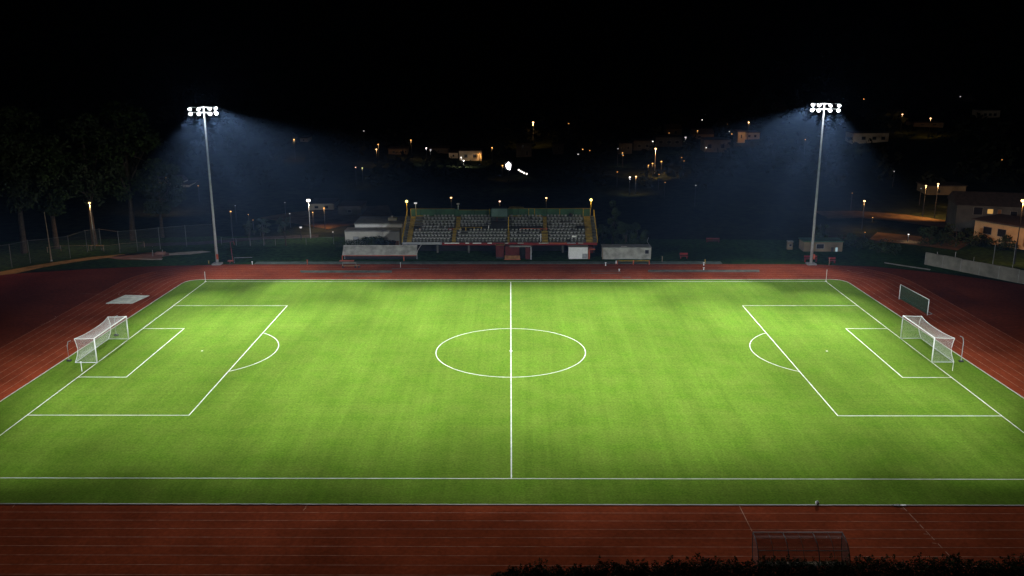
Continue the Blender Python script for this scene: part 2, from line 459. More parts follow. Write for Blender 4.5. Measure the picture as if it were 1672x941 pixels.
# ---------------------------------------------------------------- floodlight masts
def add_light(name, kind, loc, col, power, radius, parent=None, aim=None, size=None, blend=None):
    d = bpy.data.lights.new(name, kind); d.color = col; d.energy = power; d.shadow_soft_size = radius
    if kind == 'SPOT': d.spot_size = R(size); d.spot_blend = blend
    o = bpy.data.objects.new(name, d); COL.objects.link(o); o.location = loc
    if aim is not None:
        o.rotation_euler = (Vector(aim)-Vector(loc)).to_track_quat('-Z', 'Y').to_euler()
    if parent is not None:
        o.parent = parent; o.matrix_parent_inverse = parent_world(parent).inverted()
    return o
FLOOD = (0.93, 0.97, 1.0)
P_SPILL = 1200.0
def mast(base, top_z, cols, sgn, targets, label, group, size, blend, wide=None):
    """cols: x offsets of the lamp columns; sgn -1: far masts face the camera side"""
    bx_, by_ = base
    t = thing('floodlight_mast', label, 'floodlight mast', (bx_, by_, 0), group)
    MB().tube([(bx_, by_, 0.25), (bx_, by_, 9), (bx_, by_, 18), (bx_, by_, top_z+.55)], 0.25, 0.11, 12).build('pole', M['mastgrey'], t, True)
    MB().box(bx_-.75, bx_+.75, by_-.75, by_+.75, 0.0, .25).build('base_block', M['concrete'], t)
    MB().box(bx_+.10, bx_+.40, by_-.55, by_-.36, 1.0, 1.9).build('cable_box', M['orange'], t)
    fy = by_+sgn*0.38
    for zz in (top_z+.42, top_z-.44):
        MB().tube([(bx_+min(cols)-.3, by_+sgn*.24, zz), (bx_+max(cols)+.3, by_+sgn*.24, zz)], 0.06, n=6).build('crossarm', M['galv'], t)
    i = 0
    for row, zz in enumerate((top_z+.42, top_z-.44)):
        for cx in cols:
            o = Vector((bx_+cx+(0.12 if row and bx_ < 0 else -0.12 if row else 0), fy, zz))
            tx, ty, power = targets[i]; aim = Vector((tx, ty, 0)); i += 1
            d = (aim-o).normalized()
            hd = MB().lathe([(0.0, .10), (.05, .20), (.22, .31), (.34, .35), (.46, .355)], o, d, 16).build('floodlight_head', M['greypaint'], t, True)
            MB().lathe([(.455, .30), (.50, .285), (.53, .22), (.55, .10)], o, d, 16).build('lens', M['lens'], hd, True)
            add_light('flood_beam', 'SPOT', o+d*0.75, FLOOD, power, 0.35, t, aim, size, blend)
    if wide:
        add_light('flood_wide_beam', 'SPOT', (bx_, by_+sgn*1.0, top_z-.3), FLOOD, wide[2], .6, t, (wide[0], wide[1], 0), 80, 1.0)
    # stray light thrown sideways by the reflectors
    add_light('flood_spill', 'POINT', (bx_, by_+sgn*1.3, top_z), FLOOD, P_SPILL if sgn < 0 else P_SPILL*.3, 0.5, t)
    return t
K_ = 47.5
# aim on the ground (for the masts on the -x side) and watts of each head
FAR_A = [(x, y, p*K_) for x, y, p in ((-43.0, 15.5, 2302), (-29.0, 25.1, 3141), (-9.2, 29.7, 3774), (6.1, 12.8, 5651),
         (-43.3, -5.7, 2499), (-31.8, -1.7, 4771), (-19.1, 1.6, 4358), (7.1, -10.6, 3777))]
NEAR_A = [(x, y, p*K_) for x, y, p in ((-48.9, 5.6, 1739), (-37.9, -6.4, 1410), (7.9, 26.4, 1706), (35.0, -8.1, 2208),
          (-39.3, -21.9, 724), (-13.7, -15.7, 1376), (-2.0, 1.6, 1961), (6.5, 1.2, 1966))]
bl = at_z(355, 432); br = at_z(1324, 432)
for (b_, tz, cols, sx) in ((bl, 26.2, (-2.2, -0.9, 0.9, 1.85), 1), (br, 26.6, (-1.75, -0.75, 1.05, 2.3), -1)):
    side = 'left' if sx > 0 else 'right'
    mast((b_.x, b_.y), tz, cols, -1, [(x*sx, y, p) for x, y, p in (FAR_A if sx > 0 else FAR_A[3::-1]+FAR_A[:3:-1])], 'tall floodlight mast at the %s-hand end of the far straight, with eight white lamps' % side, 'floodlight masts', 36.0, 1.0, (-39.8*sx, 32, 476*K_))
    mast((b_.x, -49.0), tz, cols, 1, [(x*sx, y, p) for x, y, p in NEAR_A], 'floodlight mast beside the near straight, beyond the %s-hand goal line' % side, 'floodlight masts', 43.6, 1.0)

# ---------------------------------------------------------------- goals
def net_panel(mb, grid, r=0.0062):
    """cords through a grid of points"""
    nj, ni = len(grid), len(grid[0])
    for j in range(nj): mb.tube(grid[j], r, n=3, cap=False)
    for i in range(ni): mb.tube([grid[j][i] for j in range(nj)], r, n=3, cap=False)
def goal(s, label):
    x = s*HL; Y0 = .15 if s < 0 else .45; t = thing('football_goal', label, 'goal', (x, 0, 0), 'full size goals on the pitch')
    hwid, ht, dtop, dbot = 4.5, 3.05, 2.35, 2.6
    for y in (-hwid, hwid):
        MB().tube([(x, y+Y0, 0), (x, y+Y0, ht+.03)], 0.07, n=10).build('goalpost', M['white'], t, True)
    MB().tube([(x, -hwid+Y0, ht), (x, hwid+Y0, ht)], 0.07, n=10).build('crossbar', M['white'], t, True)
    def sag(v): return 0.55*(1-(2*v-1)**2)
    def top(u, v):       # u along y 0..1, v 0 front..1 back
        y = -hwid+2*hwid*u
        edge = abs(2*u-1)**2.5
        return Vector((x+s*v*(dtop-0.42*(1-edge)), y+Y0, ht-v*0.03-(0.05+.18*(1-edge))*math.sin(math.pi*v*.85)))
    def back(u, v):      # v 0 top..1 bottom
        a = top(u, 1.0); b = Vector((x+s*dbot, -hwid+2*hwid*u+Y0, 0.06))
        p = a.lerp(b, v); p.x -= s*0.34*math.sin(math.pi*v); return p
    def side(y, u, v):   # u 0 front..1 back
        uu = 0.0 if y < 0 else 1.0
        tp = top(uu, u); bt = Vector((x+s*dbot*u, y+Y0, 0.06))
        p = tp.lerp(bt, v)
        p.x -= s*0.34*math.sin(math.pi*v)*u; return p
    nt = MB()
    NU, NB = 52, 17
    net_panel(nt, [[top(i/NU, j/16) for i in range(NU+1)] for j in range(17)])
    net_panel(nt, [[back(i/NU, j/NB) for i in range(NU+1)] for j in range(NB+1)])
    for y in (-hwid, hwid):
        net_panel(nt, [[side(y, i/16, j/NB) for i in range(17)] for j in range(NB+1)])
    nt.build('net', M['net'], t)
    for y in (-hwid, hwid):
        MB().tube([(x, y+Y0, .04), (x+s*dbot, y+Y0, .04)], 0.045, n=6).build('ground_bar', M['galv'], t)
        u = 0.0 if y < 0 else 1.0
        MB().tube([back(u, k/8) for k in range(9)], 0.035, n=6).build('back_stay', M['white'], t)
        MB().tube([top(u, k/6) for k in range(7)], 0.035, n=6).build('top_stay', M['white'], t)
    MB().tube([(x+s*dbot, -hwid+Y0, .04), (x+s*dbot, hwid+Y0, .04)], 0.045, n=6).build('back_bar', M['galv'], t)
    MB().tube([top(k/12, 1.0) for k in range(13)], 0.028, n=5).build('net_rope', M['white'], t)
    return t
goal(-1, 'white football goal with sagging net on the left-hand goal line')
goal(1, 'white football goal with sagging net on the right-hand goal line')

def net_post(px, py, ptop, label, lean):
    b = at_z(px, py); H = (py-ptop)/1479*(b-CAM).dot(FW)/0.97
    t = thing('net_support_post', label, 'post', (b.x, b.y, 0), 'posts that hold up the goal nets')
    MB().tube([(b.x, b.y, 0), (b.x, b.y, H*.75), (b.x-lean*.15, b.y, H*.95), (b.x-lean*.5, b.y, H)], 0.045, n=6).build('pole', M['greypaint'], t)
    MB().box(b.x-.25, b.x+.25, b.y-.15, b.y+.15, 0.022, .18).build('foot', M['dark'], t)
net_post(113, 590, 556, 'grey hooked net post behind the near post of the left-hand goal', -1)
net_post(190, 548, 515, 'pale net post behind the far post of the left-hand goal', -1)
net_post(1569, 591, 548, 'grey hooked net post behind the near post of the right-hand goal', 1)

# spare goal with green net standing on the right bend
def spare_goal():
    a = at_z(1468, 489); b = at_z(1514, 515); H = 2.25
    t = thing('spare_goal', 'spare white goal frame with dark green netting parked on the red bend', 'goal', (a.x, a.y, 0))
    for p in (a, b): MB().tube([(p.x, p.y, 0), (p.x, p.y, H)], .055, n=8).build('goalpost', M['white'], t, True)
    MB().tube([(a.x, a.y, H), (b.x, b.y, H)], .055, n=8).build('crossbar', M['white'], t, True)
    d = (b-a); n = MB(); bk = Vector((0.9, .5, 0))
    grid = [[a+d*(i/60)+bk*(j/20)**2*.25+Vector((0, 0, H*(1-j/20)+.03)) for i in range(61)] for j in range(21)]
    net_panel(n, grid, 0.028); n.build('net', M['greennet'], t)
    for p in (a, b):
        MB().tube([(p.x, p.y, .05), (p.x+bk.x, p.y+bk.y, .05)], .04, n=6).build('ground_bar', M['greypaint'], t)
    MB().tube([a+bk+Vector((0,0,.05)), b+bk+Vector((0,0,.05))], .04, n=6).build('back_bar', M['greypaint'], t)
spare_goal()

# slatted white mat base on the left bend
def slat_deck():
    c = [at_z(*p) for p in ((173, 497), (216, 497), (245, 484), (205, 483))]
    t = thing('slatted_platform', 'flat white slatted mat base lying on the red bend', 'platform', (c[0].x, c[0].y, 0))
    sl = MB(); n = 9
    for k in range(n):
        f0, f1 = k/n, (k+.80)/n
        q = [c[0].lerp(c[3], f0), c[1].lerp(c[2], f0), c[1].lerp(c[2], f1), c[0].lerp(c[3], f1)]
        sl.add([(p.x, p.y, .10) for p in q]+[(p.x, p.y, .15) for p in q], [(0,3,2,1),(4,5,6,7),(0,1,5,4),(1,2,6,5),(2,3,7,6),(3,0,4,7)])
    sl.build('slat', M['line'], t)
    for f in (.08, .5, .92):
        a = c[0].lerp(c[1], f); b = c[3].lerp(c[2], f)
        MB().tube([(a.x, a.y, .05), (b.x, b.y, .05)], .05, n=4).build('runner', M['greypaint'], t)
slat_deck()

# corner posts, marker posts
def corner_post(x, y, label, H=1.6):
    t = thing('corner_flag', label, 'corner flag', (x, y, 0), 'corner flags')
    MB().tube([(x, y, 0), (x, y, H)], .035, n=6).build('pole', M['white'], t)
    MB().ball((x, y, H), .06, 8, 5).build('cap', M['white'], t)
    MB().lathe([(0, .18), (.05, .16), (.07, .05)], (x, y, .026), (0, 0, 1), 10).build('foot', M['white'], t)
corner_post(-HL, HW_, 'slim white corner post at the far corner by the left-hand mast')
corner_post(HL, HW_, 'slim white corner post at the far corner by the right-hand mast', 1.9)
def marker(px, py, H, material, label, r=.05, group=None):
    b = at_z(px, py); t = thing('marker_post', label, 'post', (b.x, b.y, 0), group)
    MB().tube([(b.x, b.y, 0), (b.x, b.y, H)], r, r*.8, 6).build('pole', material, t)
    MB().box(b.x-r*1.5, b.x+r*1.5, b.y-r*1.5, b.y+r*1.5, H, H+.06).build('cap', material, t)
marker(134, 607, 1.15, M['white'], 'short white post beside the left-hand goal area line')
marker(1555, 606, 1.0, M['line'], 'short pale post beside the right-hand goal area line', .03)
marker(502, 433, 0.85, M['orange'], 'little orange topped post at the inner edge of the grey drain strip', .10)
marker(654, 437, 0.8, M['white'], 'thin white post on the far straight in front of the long shelter', .04)
marker(1081, 428, 0.95, M['wood'], 'leaning wooden stake on the grass beside the grey block hut', .05)
marker(1151, 431, 0.7, M['yellow'], 'thin yellowish stake on the verge beyond the end of the drain strip', .05)
marker(412, 432, 0.45, M['white'], 'tiny white marker at the near end of the drain strip', .07)
marker(341, 431, 0.5, M['yellowdk'], 'tiny yellow marker on the verge beside the mast base', .07)
marker(1149, 441, 0.35, M['white'], 'small white cone at the end of the pale runway', .09)
marker(989, 434, 0.5, M['white'], 'white cone at the track edge left of the low orange barrier', .11)
marker(1149, 433.5, 0.45, M['white'], 'white cone standing on the end of the drain strip', .10)
marker(1011, 443, 0.3, M['white'], 'small white cone on the painted grid of the far straight', .09)

# ball and kerb clutter
bp_ = at_z(1334, 824.5)
t = thing('football', 'white football with a black patch resting at the near turf edge', 'ball', (bp_.x, bp_.y, 0))
MB().ball((bp_.x, bp_.y, .19), .17, 14, 9).build('cover', M['white'], t, True)
MB().ball((bp_.x+.02, bp_.y-.09, .16), .115, 10, 7).build('dark_patch', M['dark'], t, True)
t = thing('drain_cover', 'small dark drain cover on the kerb where the dashed line starts', 'drain cover', (31.0, -38.6, 0))
a = at_z(1464, 826)
MB().box(a.x-.3, a.x+.3, a.y-.12, a.y+.12, .0, .075).build('lid', M['dark'], t)
MB().box(a.x+.32, a.x+.75, a.y-.1, a.y+.1, .0, .07).build('plate', M['white'], t)

# ---------------------------------------------------------------- near dugout
def near_dugout():
    xl = at_y(1230, 880, -46.6).x; xr = at_y(1376, 880, -46.6).x
    prof = [(-48.35, 0.05), (-48.38, .5), (-48.25, 1.0), (-47.95, 1.45), (-47.5, 1.78), (-46.95, 1.95), (-46.35, 2.0)]
    t = thing('team_shelter', 'barrel-roofed clear team shelter backed against the near hedge', 'shelter', ((xl+xr)/2, -47.4, 0))
    sh = MB(); n = len(prof)
    vs = [(xl, y, z) for y, z in prof]+[(xr, y, z) for y, z in prof]
    sh.add(vs, [(i, i+1, n+i+1, n+i) for i in range(n-1)]); sh.build('roof_sheet', M['clear'], t, True)
    for k in range(7):
        x = xl+(xr-xl)*k/6; r = .035 if k % 2 == 0 else .018
        MB().tube([(x, y-.02, z+.02) for y, z in prof], r, n=6).build('hoop', M['dark'], t)
    for (y, z), m_ in zip((prof[-1], prof[1], prof[3]), (M['greypaint'], M['dark'], M['dark'])):
        MB().tube([(xl, y-.03, z+.035), (xr, y-.03, z+.035)], .03, n=6).build('rail', m_, t)
    for x in (xl, xr):
        MB().poly([(x, y, z) for y, z in prof]+[(x, -46.5, .9), (x, -46.9, .05)]).build('end_panel', M['end_clear'], t)
        MB().tube([(x, -46.37, 1.98), (x, -46.5, .9), (x, -46.9, 0.02)], .03, n=6).build('end_post', M['dark'], t)
    MB().box(xl+.1, xr-.1, -48.1, -47.7, .40, .45).build('bench', M['wood'], t)
    for k in range(4):
        x = xl+.3+(xr-xl-.6)*k/3
        MB().box(x-.03, x+.03, -48.0, -47.8, .02, .40).build('bench_leg', M['dark'], t)
near_dugout()

# ---------------------------------------------------------------- foliage helpers
def leaves_in(mb, c, rx, ry, rz, n, size, rr):
    for _ in range(n):
        while True:
            u, v, w = rr.uniform(-1, 1), rr.uniform(-1, 1), rr.uniform(-1, 1)
            q = u*u+v*v+w*w
            if q <= 1 and q > rr.random()*0.5: break
        p = Vector((c[0]+u*rx, c[1]+v*ry, c[2]+w*rz))
        s = size*rr.uniform(.6, 1.3)
        a = Vector((rr.gauss(0, 1), rr.gauss(0, 1), rr.gauss(0, .7))).normalized()
        b = a.cross(Vector((rr.gauss(0, 1), rr.gauss(0, 1), rr.gauss(0, 1)))).normalized()
        mb.add([p-a*s, p-b*s*.45, p+a*s, p+b*s*.45], [(0, 1, 2, 3)])

def hedge(x0, x1, label, seed):
    rr = random.Random(seed)
    t = thing('hedge', label, 'hedge', ((x0+x1)/2, -50.4, 0))
    fo = MB(); x = x0
    def top(x):
        tp = 1.30 + .14*math.sin(x*1.1)+.10*math.sin(x*2.9+1)+.08*math.sin(x*6.3)
        tp += .55*smooth(1, 14, x) + .1*smooth(20, 28, x)
        if x < 2: tp *= 0.7+.3*smooth(-.8, 2, x)
        return tp
    while x < x1:
        H = top(x)
        for k in range(5):
            z = H*(0.18+.19*k)
            leaves_in(fo, (x+rr.uniform(-.2, .2), -50.4+rr.uniform(-.25, .25), z), .42, .75, H*.15, 100, .075, rr)
        if rr.random() < .75:          # sprigs that stand above the clipped top
            hh = rr.uniform(.12, .5); bx = x+rr.uniform(-.2, .2); by = -50.2+rr.uniform(-.4, .5)
            for q in range(16):
                f = rr.random()
                leaves_in(fo, (bx+rr.gauss(0, .05), by+rr.gauss(0, .05), H+hh*f), .11*(1.2-f), .11*(1.2-f), .08, 2, .065, rr)
        x += .22
    fo.build('foliage', M['leafhedge'], t)
    co = MB()
    x = x0+.4
    while x < x1:
        co.tube([(x, -50.4, 0), (x+rr.uniform(-.2, .2), -50.4, .7), (x+rr.uniform(-.3, .3), -50.4, 1.2)], .04, .015, 5); x += .8
    co.build('stem', M['bark'], t)
hedge(-0.9, 36, 'dark leafy hedge along the bottom edge, in front of the clear team shelter', 3)

def make_tree(name, label, cat, base, H, cr, seed, leaf, group=None, trunk_frac=.35, nclump=26, per=110, size=.34, tall=1.0):
    rr = random.Random(seed); b = Vector(base)
    t = thing(name, label, cat, b, group)
    tr = MB(); top = b+Vector((rr.uniform(-.4, .4), rr.uniform(-.4, .4), H*.82))
    tr.tube([b, b.lerp(top, .4)+Vector((rr.uniform(-.2, .2), 0, 0)), top], H*.022+.05, H*.006+.02, 8)
    cr_ = MB(); zc = b.z+H*(trunk_frac+(1-trunk_frac)/2); rz = H*(1-trunk_frac)/2
    for k in range(nclump):
        a = rr.uniform(0, 2*math.pi); f = rr.uniform(-1, 1); rad = cr*math.sqrt(max(0.05, 1-abs(f)**2.2))*math.sqrt(rr.random())
        c = Vector((b.x+rad*math.cos(a), b.y+rad*math.sin(a), zc+f*rz*.88))
        q = rr.uniform(.20, .40)*cr
        leaves_in(cr_, c, q, q, q*.75*tall, per, size, rr)
        if k % 3 == 0:
            s = b.lerp(top, rr.uniform(.35, .8)); tr.tube([s, s.lerp(c, .5)+Vector((0, 0, .2)), c], H*.007+.02, .015, 5)
    tr.build('trunk', M['bark'], t); cr_.build('crown', leaf, t)
    return t
# tall trees beyond the left fence
for i, (px, py, H, cr, lab) in enumerate((
    (-5, 432, 26, 8.0, 'tall dark tree behind the leftmost fence post, its crown cut by the picture edge'),
    (52, 424, 22, 5.5, 'tall dark tree beyond the bare slanting pole near the dirt path'),
    (118, 416, 25, 6.5, 'broad dark tree beyond the fence, just left of the leaning orange lamp post'),
    (185, 409, 26, 7.0, 'broad dark tree beyond the fence, just right of the leaning orange lamp post'),
    (236, 404, 15, 4.5, 'lower dark tree beyond the fence behind the throwing circle'))):
    p = at_z(px, py); make_tree('tall_tree', lab, 'tree', (p.x, p.y+9, 0), H, cr, 20+i, M['leaf' if i % 2 else 'leaf2'], 'tall trees beyond the fence', .30, 34, 120, .42)
# young trees by the lower road and behind the stand
for i, (px, py, H, cr, lab) in enumerate((
    (409, 400, 4.6, 1.2, 'young slim tree beside the lower road, nearest to the tall mast'),
    (432, 399, 5.2, 1.6, 'middle young tree beside the lower road'),
    (467, 401, 5.6, 1.8, 'fuller young tree beside the lower road, below the bright white lamp'))):
    p = at_z(px, py); make_tree('young_tree', lab, 'tree', (p.x, p.y, 0), H, cr, 40+i, M['leaf2'], 'young trees by the lower road', .42, 12, 60, .22)
for i, (px, Y, H, cr, lab, tf) in enumerate((
    (983, 57, 5.2, 1.2, 'narrow evergreen standing right beside the stand wall', .05),
    (1001, 59, 9.0, 1.5, 'tall pointed cypress behind the grey block hut', .06),
    (1020, 57, 5.0, 2.2, 'round dark shrub tree behind the middle of the grey block hut', .1),
    (1040, 58, 4.8, 1.9, 'dense dark shrub tree behind the far end of the grey block hut', .1))):
    p = at_y(px, 400, Y); make_tree('evergreen_tree', lab, 'tree', (p.x, Y, 0), H, cr, 50+i, M['leaf'], 'evergreens beside the stand', tf, 20, 90, .22, 1.3)
for i, (px, py, H, cr, lab) in enumerate((
    (588, 392, 2.6, 1.5, 'round dark bush in front of the low white wall of the clubhouse'),
    (610, 405, 2.3, 2.0, 'low dark bush between the clubhouse and the long shelter'),
    (1520, 402, 3.6, 2.6, 'dark bushy tree on the parking lot beside the small palm'),
    (1560, 405, 4.6, 3.4, 'broad dark bush in front of the lit house corner'),
    (1600, 402, 2.2, 2.2, 'low shrub below the two windows of the lit house'),
    (1640, 408, 2.4, 2.6, 'low shrub below the door of the lit house'),
    (1340, 392, 3.8, 1.8, 'dark shrub behind the small pale hut'),
    (1395, 404, 2.4, 3.0, 'dark shrub mass between the pale hut and the road'),
    (1440, 412, 2.6, 3.2, 'dark shrub mass left of the end of the concrete boundary wall'))):
    p = at_z(px, py); make_tree('bush', lab, 'bush', (p.x, p.y, 0), H, cr, 70+i, M['leaf'], 'dark bushes round the ground', .04, 14, 80, .22)

def palm(px, py):
    b = at_z(px, py); t = thing('palm_tree', 'small palm silhouetted against the orange lit parking lot', 'palm', b)
    H = 2.2
    MB().tube([b, b+Vector((.05, 0, H*.6)), b+Vector((0, 0, H))], .18, .13, 8).build('trunk', M['bark'], t)
    fr = MB(); rr = random.Random(4)
    for k in range(18):
        a = 2*math.pi*k/18+rr.uniform(-.1, .1); up = rr.uniform(.1, .9); L = rr.uniform(1.3, 1.8)
        prev = None
        for q in range(7):
            f = q/6; c = b+Vector((math.cos(a)*L*f, math.sin(a)*L*f, H+up*f*1.2-1.5*f*f))
            w = .16*(1-f)+.02; s = Vector((-math.sin(a), math.cos(a), 0))*w
            cur = (c-s, c+s)
            if prev: fr.quad(prev[0], prev[1], cur[1], cur[0])
            prev = cur
    fr.build('frond', M['leaf'], t)
palm(1536, 402)

# ---------------------------------------------------------------- fences, walls
def fence(name, pts, H, n_, label, pm, mm_, rail=True):
    t = thing(name, label, 'fence', tuple(pts[0])+(0,))
    pan = MB(); rl = MB()
    P = [Vector((p[0], p[1], 0)) for p in pts]
    for a, b in zip(P, P[1:]):
        pan.quad(a+Vector((0,0,.05)), b+Vector((0,0,.05)), b+Vector((0,0,H)), a+Vector((0,0,H)))
    for p in P:
        MB().tube([p, p+Vector((0, 0, H+.1))], .05, n=6).build('fence_post', pm, t)
    pan.build('mesh_panel', mm_, t)
    if rail:
        MB().tube([p+Vector((0, 0, H)) for p in P], .022, n=4).build('top_rail', pm, t)
    return t
fp = [at_z(*p)[:2] for p in ((-40, 446), (20, 437), (50, 430), (84, 426.5), (115, 422), (143, 412), (166, 409), (196, 413.5), (225, 411), (262, 407), (305, 403), (352, 400))]
fence('chain_link_fence', fp, 4.0, 0, 'tall chain-link fence curving behind the dirt path and the orange lamp post', M['fencegrey'], M['mesh'])
fp2 = [at_z(*p)[:2] for p in ((362, 399.5), (386, 401), (409, 401.5), (431, 401.5), (450, 401), (500, 399.5), (545, 399))]
fence('low_fence', fp2, 1.3, 0, 'low faint fence on the grass between the tall mast and the clubhouse', M['fencegrey'], M['mesh'])
fp3 = [at_z(*p)[:2] for p in ((78, 413), (100, 410.5), (145, 409.5), (170, 411), (196, 407), (236, 404))]
fence('path_rail_fence', fp3, 1.0, 0, 'knee-high wooden rail behind the chain-link fence posts', M['wood'], M['mesh'])
b = at_z(84, 427)
t = thing('bare_pole', 'tall bare wooden pole standing on the edge of the dirt path', 'pole', b)
MB().tube([b, b+Vector((-.1, .2, 4.2)), b+Vector((-.35, .5, 8.6))], .13, .06, 7).build('shaft', M['wood'], t)
MB().tube([b+Vector((0, 0, .02)), b+Vector((0, 0, .3))], .2, .16, 8).build('footing', M['concrete'], t)

def boundary_wall():
    a = at_z(1510, 432); e = at_z(1672, 464); d = (e-a).normalized(); L = (e-a).length*1.7
    t = thing('boundary_wall', 'long weathered concrete wall with panel joints running past the red bend', 'wall', a)
    q = Vector((-d.y, d.x, 0)); n = 9; H = 2.15
    def slab(p0, p1, w, z0, z1, mb):
        v = [p0-q*w, p1-q*w, p1+q*w, p0+q*w]
        mb.add([(p.x, p.y, z0) for p in v]+[(p.x, p.y, z1) for p in v], [(0,3,2,1),(4,5,6,7),(0,1,5,4),(1,2,6,5),(2,3,7,6),(3,0,4,7)])
    for k in range(n):
        m = MB(); slab(a+d*(L*k/n+.04), a+d*(L*(k+1)/n-.04), .10+.006*(k % 2), 0, H+.05*math.sin(k*2.1), m)
        m.build('wall_panel', M['wallconc'], t)
    for k in range(n+1):
        m = MB(); p = a+d*(L*k/n); slab(p-d*.05, p+d*.05, .09, 0, H-.05, m); m.build('joint_post', M['concrete'], t)
    for k, hh in ((1, .35), (2, .9), (3, .6), (4, 3.2), (5, 4.2), (7, .6)):
        p = a+d*(L*(k-.4)/n)+q*.2
        MB().tube([p, p+Vector((0, 0, H+hh))], .05, n=5).build('stanchion', M['greypaint'], t)
boundary_wall()
struct('wall_path', MB().poly([tuple(at_z(*p)[:2])+(.0125,) for p in ((1444, 428.5), (1470, 432.5), (1500, 437), (1520, 440), (1518, 441.5), (1498, 438.5), (1468, 434), (1444, 430))]), M['kerb'])

# ---------------------------------------------------------------- main stand
YF, ZF, DR, RR = 52.0, 2.55, 0.88, 0.36
def SX(px): return at_y(px, 392, YF).x
XL, XR = SX(657), SX(975)
NR = 9
YB = YF+NR*DR+.5; ZB = ZF+NR*RR
def stand():
    t = thing('grandstand', 'roofless grandstand with rows of grey seats, yellow stairs and green back panels', 'grandstand', ((XL+XR)/2, YF, 0))
    prof = [(YF-.3, ZF-.25), (YF-.3, ZF)]
    for k in range(NR):
        prof += [(YF+DR*(k+1)-.0, ZF+RR*k), (YF+DR*(k+1), ZF+RR*(k+1))]
    prof += [(YB, ZB), (YB, ZB-.35)]
    MB().prism(prof[::-1], XL, XR).build('deck', M['deckconc'], t)
    for x in [XL+.25+(XR-XL-.5)*k/6 for k in range(7)]:
        MB().box(x-.16, x+.16, YF+3.0, YF+3.4, 0, ZF+.6).build('column', M['deckconc'], t)  # front columns take the darkened concrete as under-deck shade
        MB().box(x-.16, x+.16, YB-.9, YB-.5, 0, ZB-.5).build('column', M['concrete'], t)
    MB().box(XL+.3, XR-.3, YF+4.6, YF+4.8, 0, ZF+1.0).build('under_shade', M['inner_shade'], t)  # near-black sheet painted as the shade under the deck
    # banner band along the front edge
    MB().box(SX(722), SX(975), YF-.36, YF-.305, ZF-.42, ZF+.05).build('banner', M['red'], t)
    MB().box(XL, SX(721.5), YF-.36, YF-.305, ZF-.30, ZF+.12).build('edge_beam', M['greypaint'], t)
    for a, b, mm_ in ((726, 750, 'white'), (760, 766, 'white'), (772, 786, 'white'), (796, 803, 'white'), (824, 830, 'block'), (845, 855, 'block'), (880, 896, 'block'), (897, 925, 'orange'), (926, 940, 'greypaint'), (944, 952, 'block')):
        MB().box(SX(a), SX(b), YF-.375, YF-.362, ZF-.12, ZF+.04).build('banner_patch', M[mm_], t)
    # parapet
    zt = ZB+1.35
    cuts = [663, 679, 706, 738, 745, 772, 802]
    for a, b in zip(cuts, cuts[1:]):
        lo = 0.0 if b <= 745 else .22
        MB().box(SX(a)+.02, SX(b)-.02, YB-.12, YB-.06, ZB+.02, zt-lo).build('back_panel', M['greenpanel'], t)
    cuts = [828, 846, 864, 873, 895, 916, 940, 957, 969]
    for a, b in zip(cuts, cuts[1:]):
        MB().box(SX(a)+.02, SX(b)-.02, YB-.12, YB-.06, ZB+.02, zt+.02).build('back_panel', M['greenpanel'], t)
    for a, b, z in ((663, 738, zt+.03), (745, 800, zt-.19), (828, 969, zt+.06)):
        MB().tube([(SX(a), YB-.15, z), (SX(b), YB-.15, z)], .045, n=6).build('top_rail', M['yellowdk'], t)
    MB().tube([(SX(830), YB-.15, zt+.1), (SX(830), YB-.15, zt+.32), (SX(855), YB-.15, zt+.32), (SX(855), YB-.15, zt+.1)], .04, n=6).build('raised_rail', M['yellowdk'], t)
    for px in (663, 672, 797, 864, 874, 917, 957, 969):
        MB().box(SX(px)-.045, SX(px)+.045, YB-.22, YB-.13, ZB, zt+.03).build('rail_post', M['yellow'], t)
    for a, b in ((672, 684), (830, 853), (876, 887)):
        MB().tube([(SX(a), YB-.6, ZB+.12), (SX(b), YB-.6, ZB+.12)], .05, n=6).build('lower_rail', M['yellow'], t)
    # side walls with yellow sloping rails
    for x, s in ((XL, -1), (XR, 1)):
        for k in range(5):
            f = k/4; y = YF-.2+(YB-YF)*f; z = ZF+(ZB-ZF)*f
            MB().box(x-.04, x+.04, y-.04, y+.04, z-.05, z+1.2).build('side_post', M['yellow'], t)
        for dz in (1.15, .6):
            MB().tube([(x, YF-.2, ZF+dz), (x, YF+3.5, ZF+1.45+dz), (x, YB-.2, ZB+dz)], .055, n=6).build('side_rail', M['yellow'], t)
        MB().add([(x-.02*s, YF-.2, ZF+.05), (x-.02*s, YB-.2, ZB+.05), (x-.02*s, YB-.2, ZB+1.1), (x-.02*s, YF-.2, ZF+1.1)], [(0, 1, 2, 3)]).build('side_mesh', M['mesh'], t)
    # stairs
    for a, b, k0, k1 in ((663.5, 671.5, 0, 9), (737.5, 743.5, 0, 5), (741.5, 748.5, 5, 9), (828.5, 832, 0, 4), (885, 895, 0, 4), (888, 894, 4, 9), (957.5, 968.5, 0, 9)):
        m = MB()
        for k in range(k0, k1):
            m.box(SX(a), SX(b), YF+DR*k+.05, YF+DR*k+.45, ZF+RR*k+.003, ZF+RR*k+.17)
            m.box(SX(a), SX(b), YF+DR*k+.45, YF+DR*k+DR-.003, ZF+RR*k+.003, ZF+RR*k+.345)
        m.build('stair', M['yellowdk'], t)
    # press box in the middle of the back row
    xa, xb = SX(801.5), SX(827.5)
    pb = MB().box(xa, xb, YB-2.4, YB-.15, ZB-.5, ZB+1.75).build('press_box', M['dark'], t)
    MB().box(xa-.05, xb+.05, YB-2.5, YB-2.41, ZB+.35, ZB+1.8).build('press_board', M['teal'], pb)
    MB().box(xa+.5, xb-.5, YB-2.46, YB-2.41, ZB-.3, ZB+.25).build('press_window', M['glass'], pb)
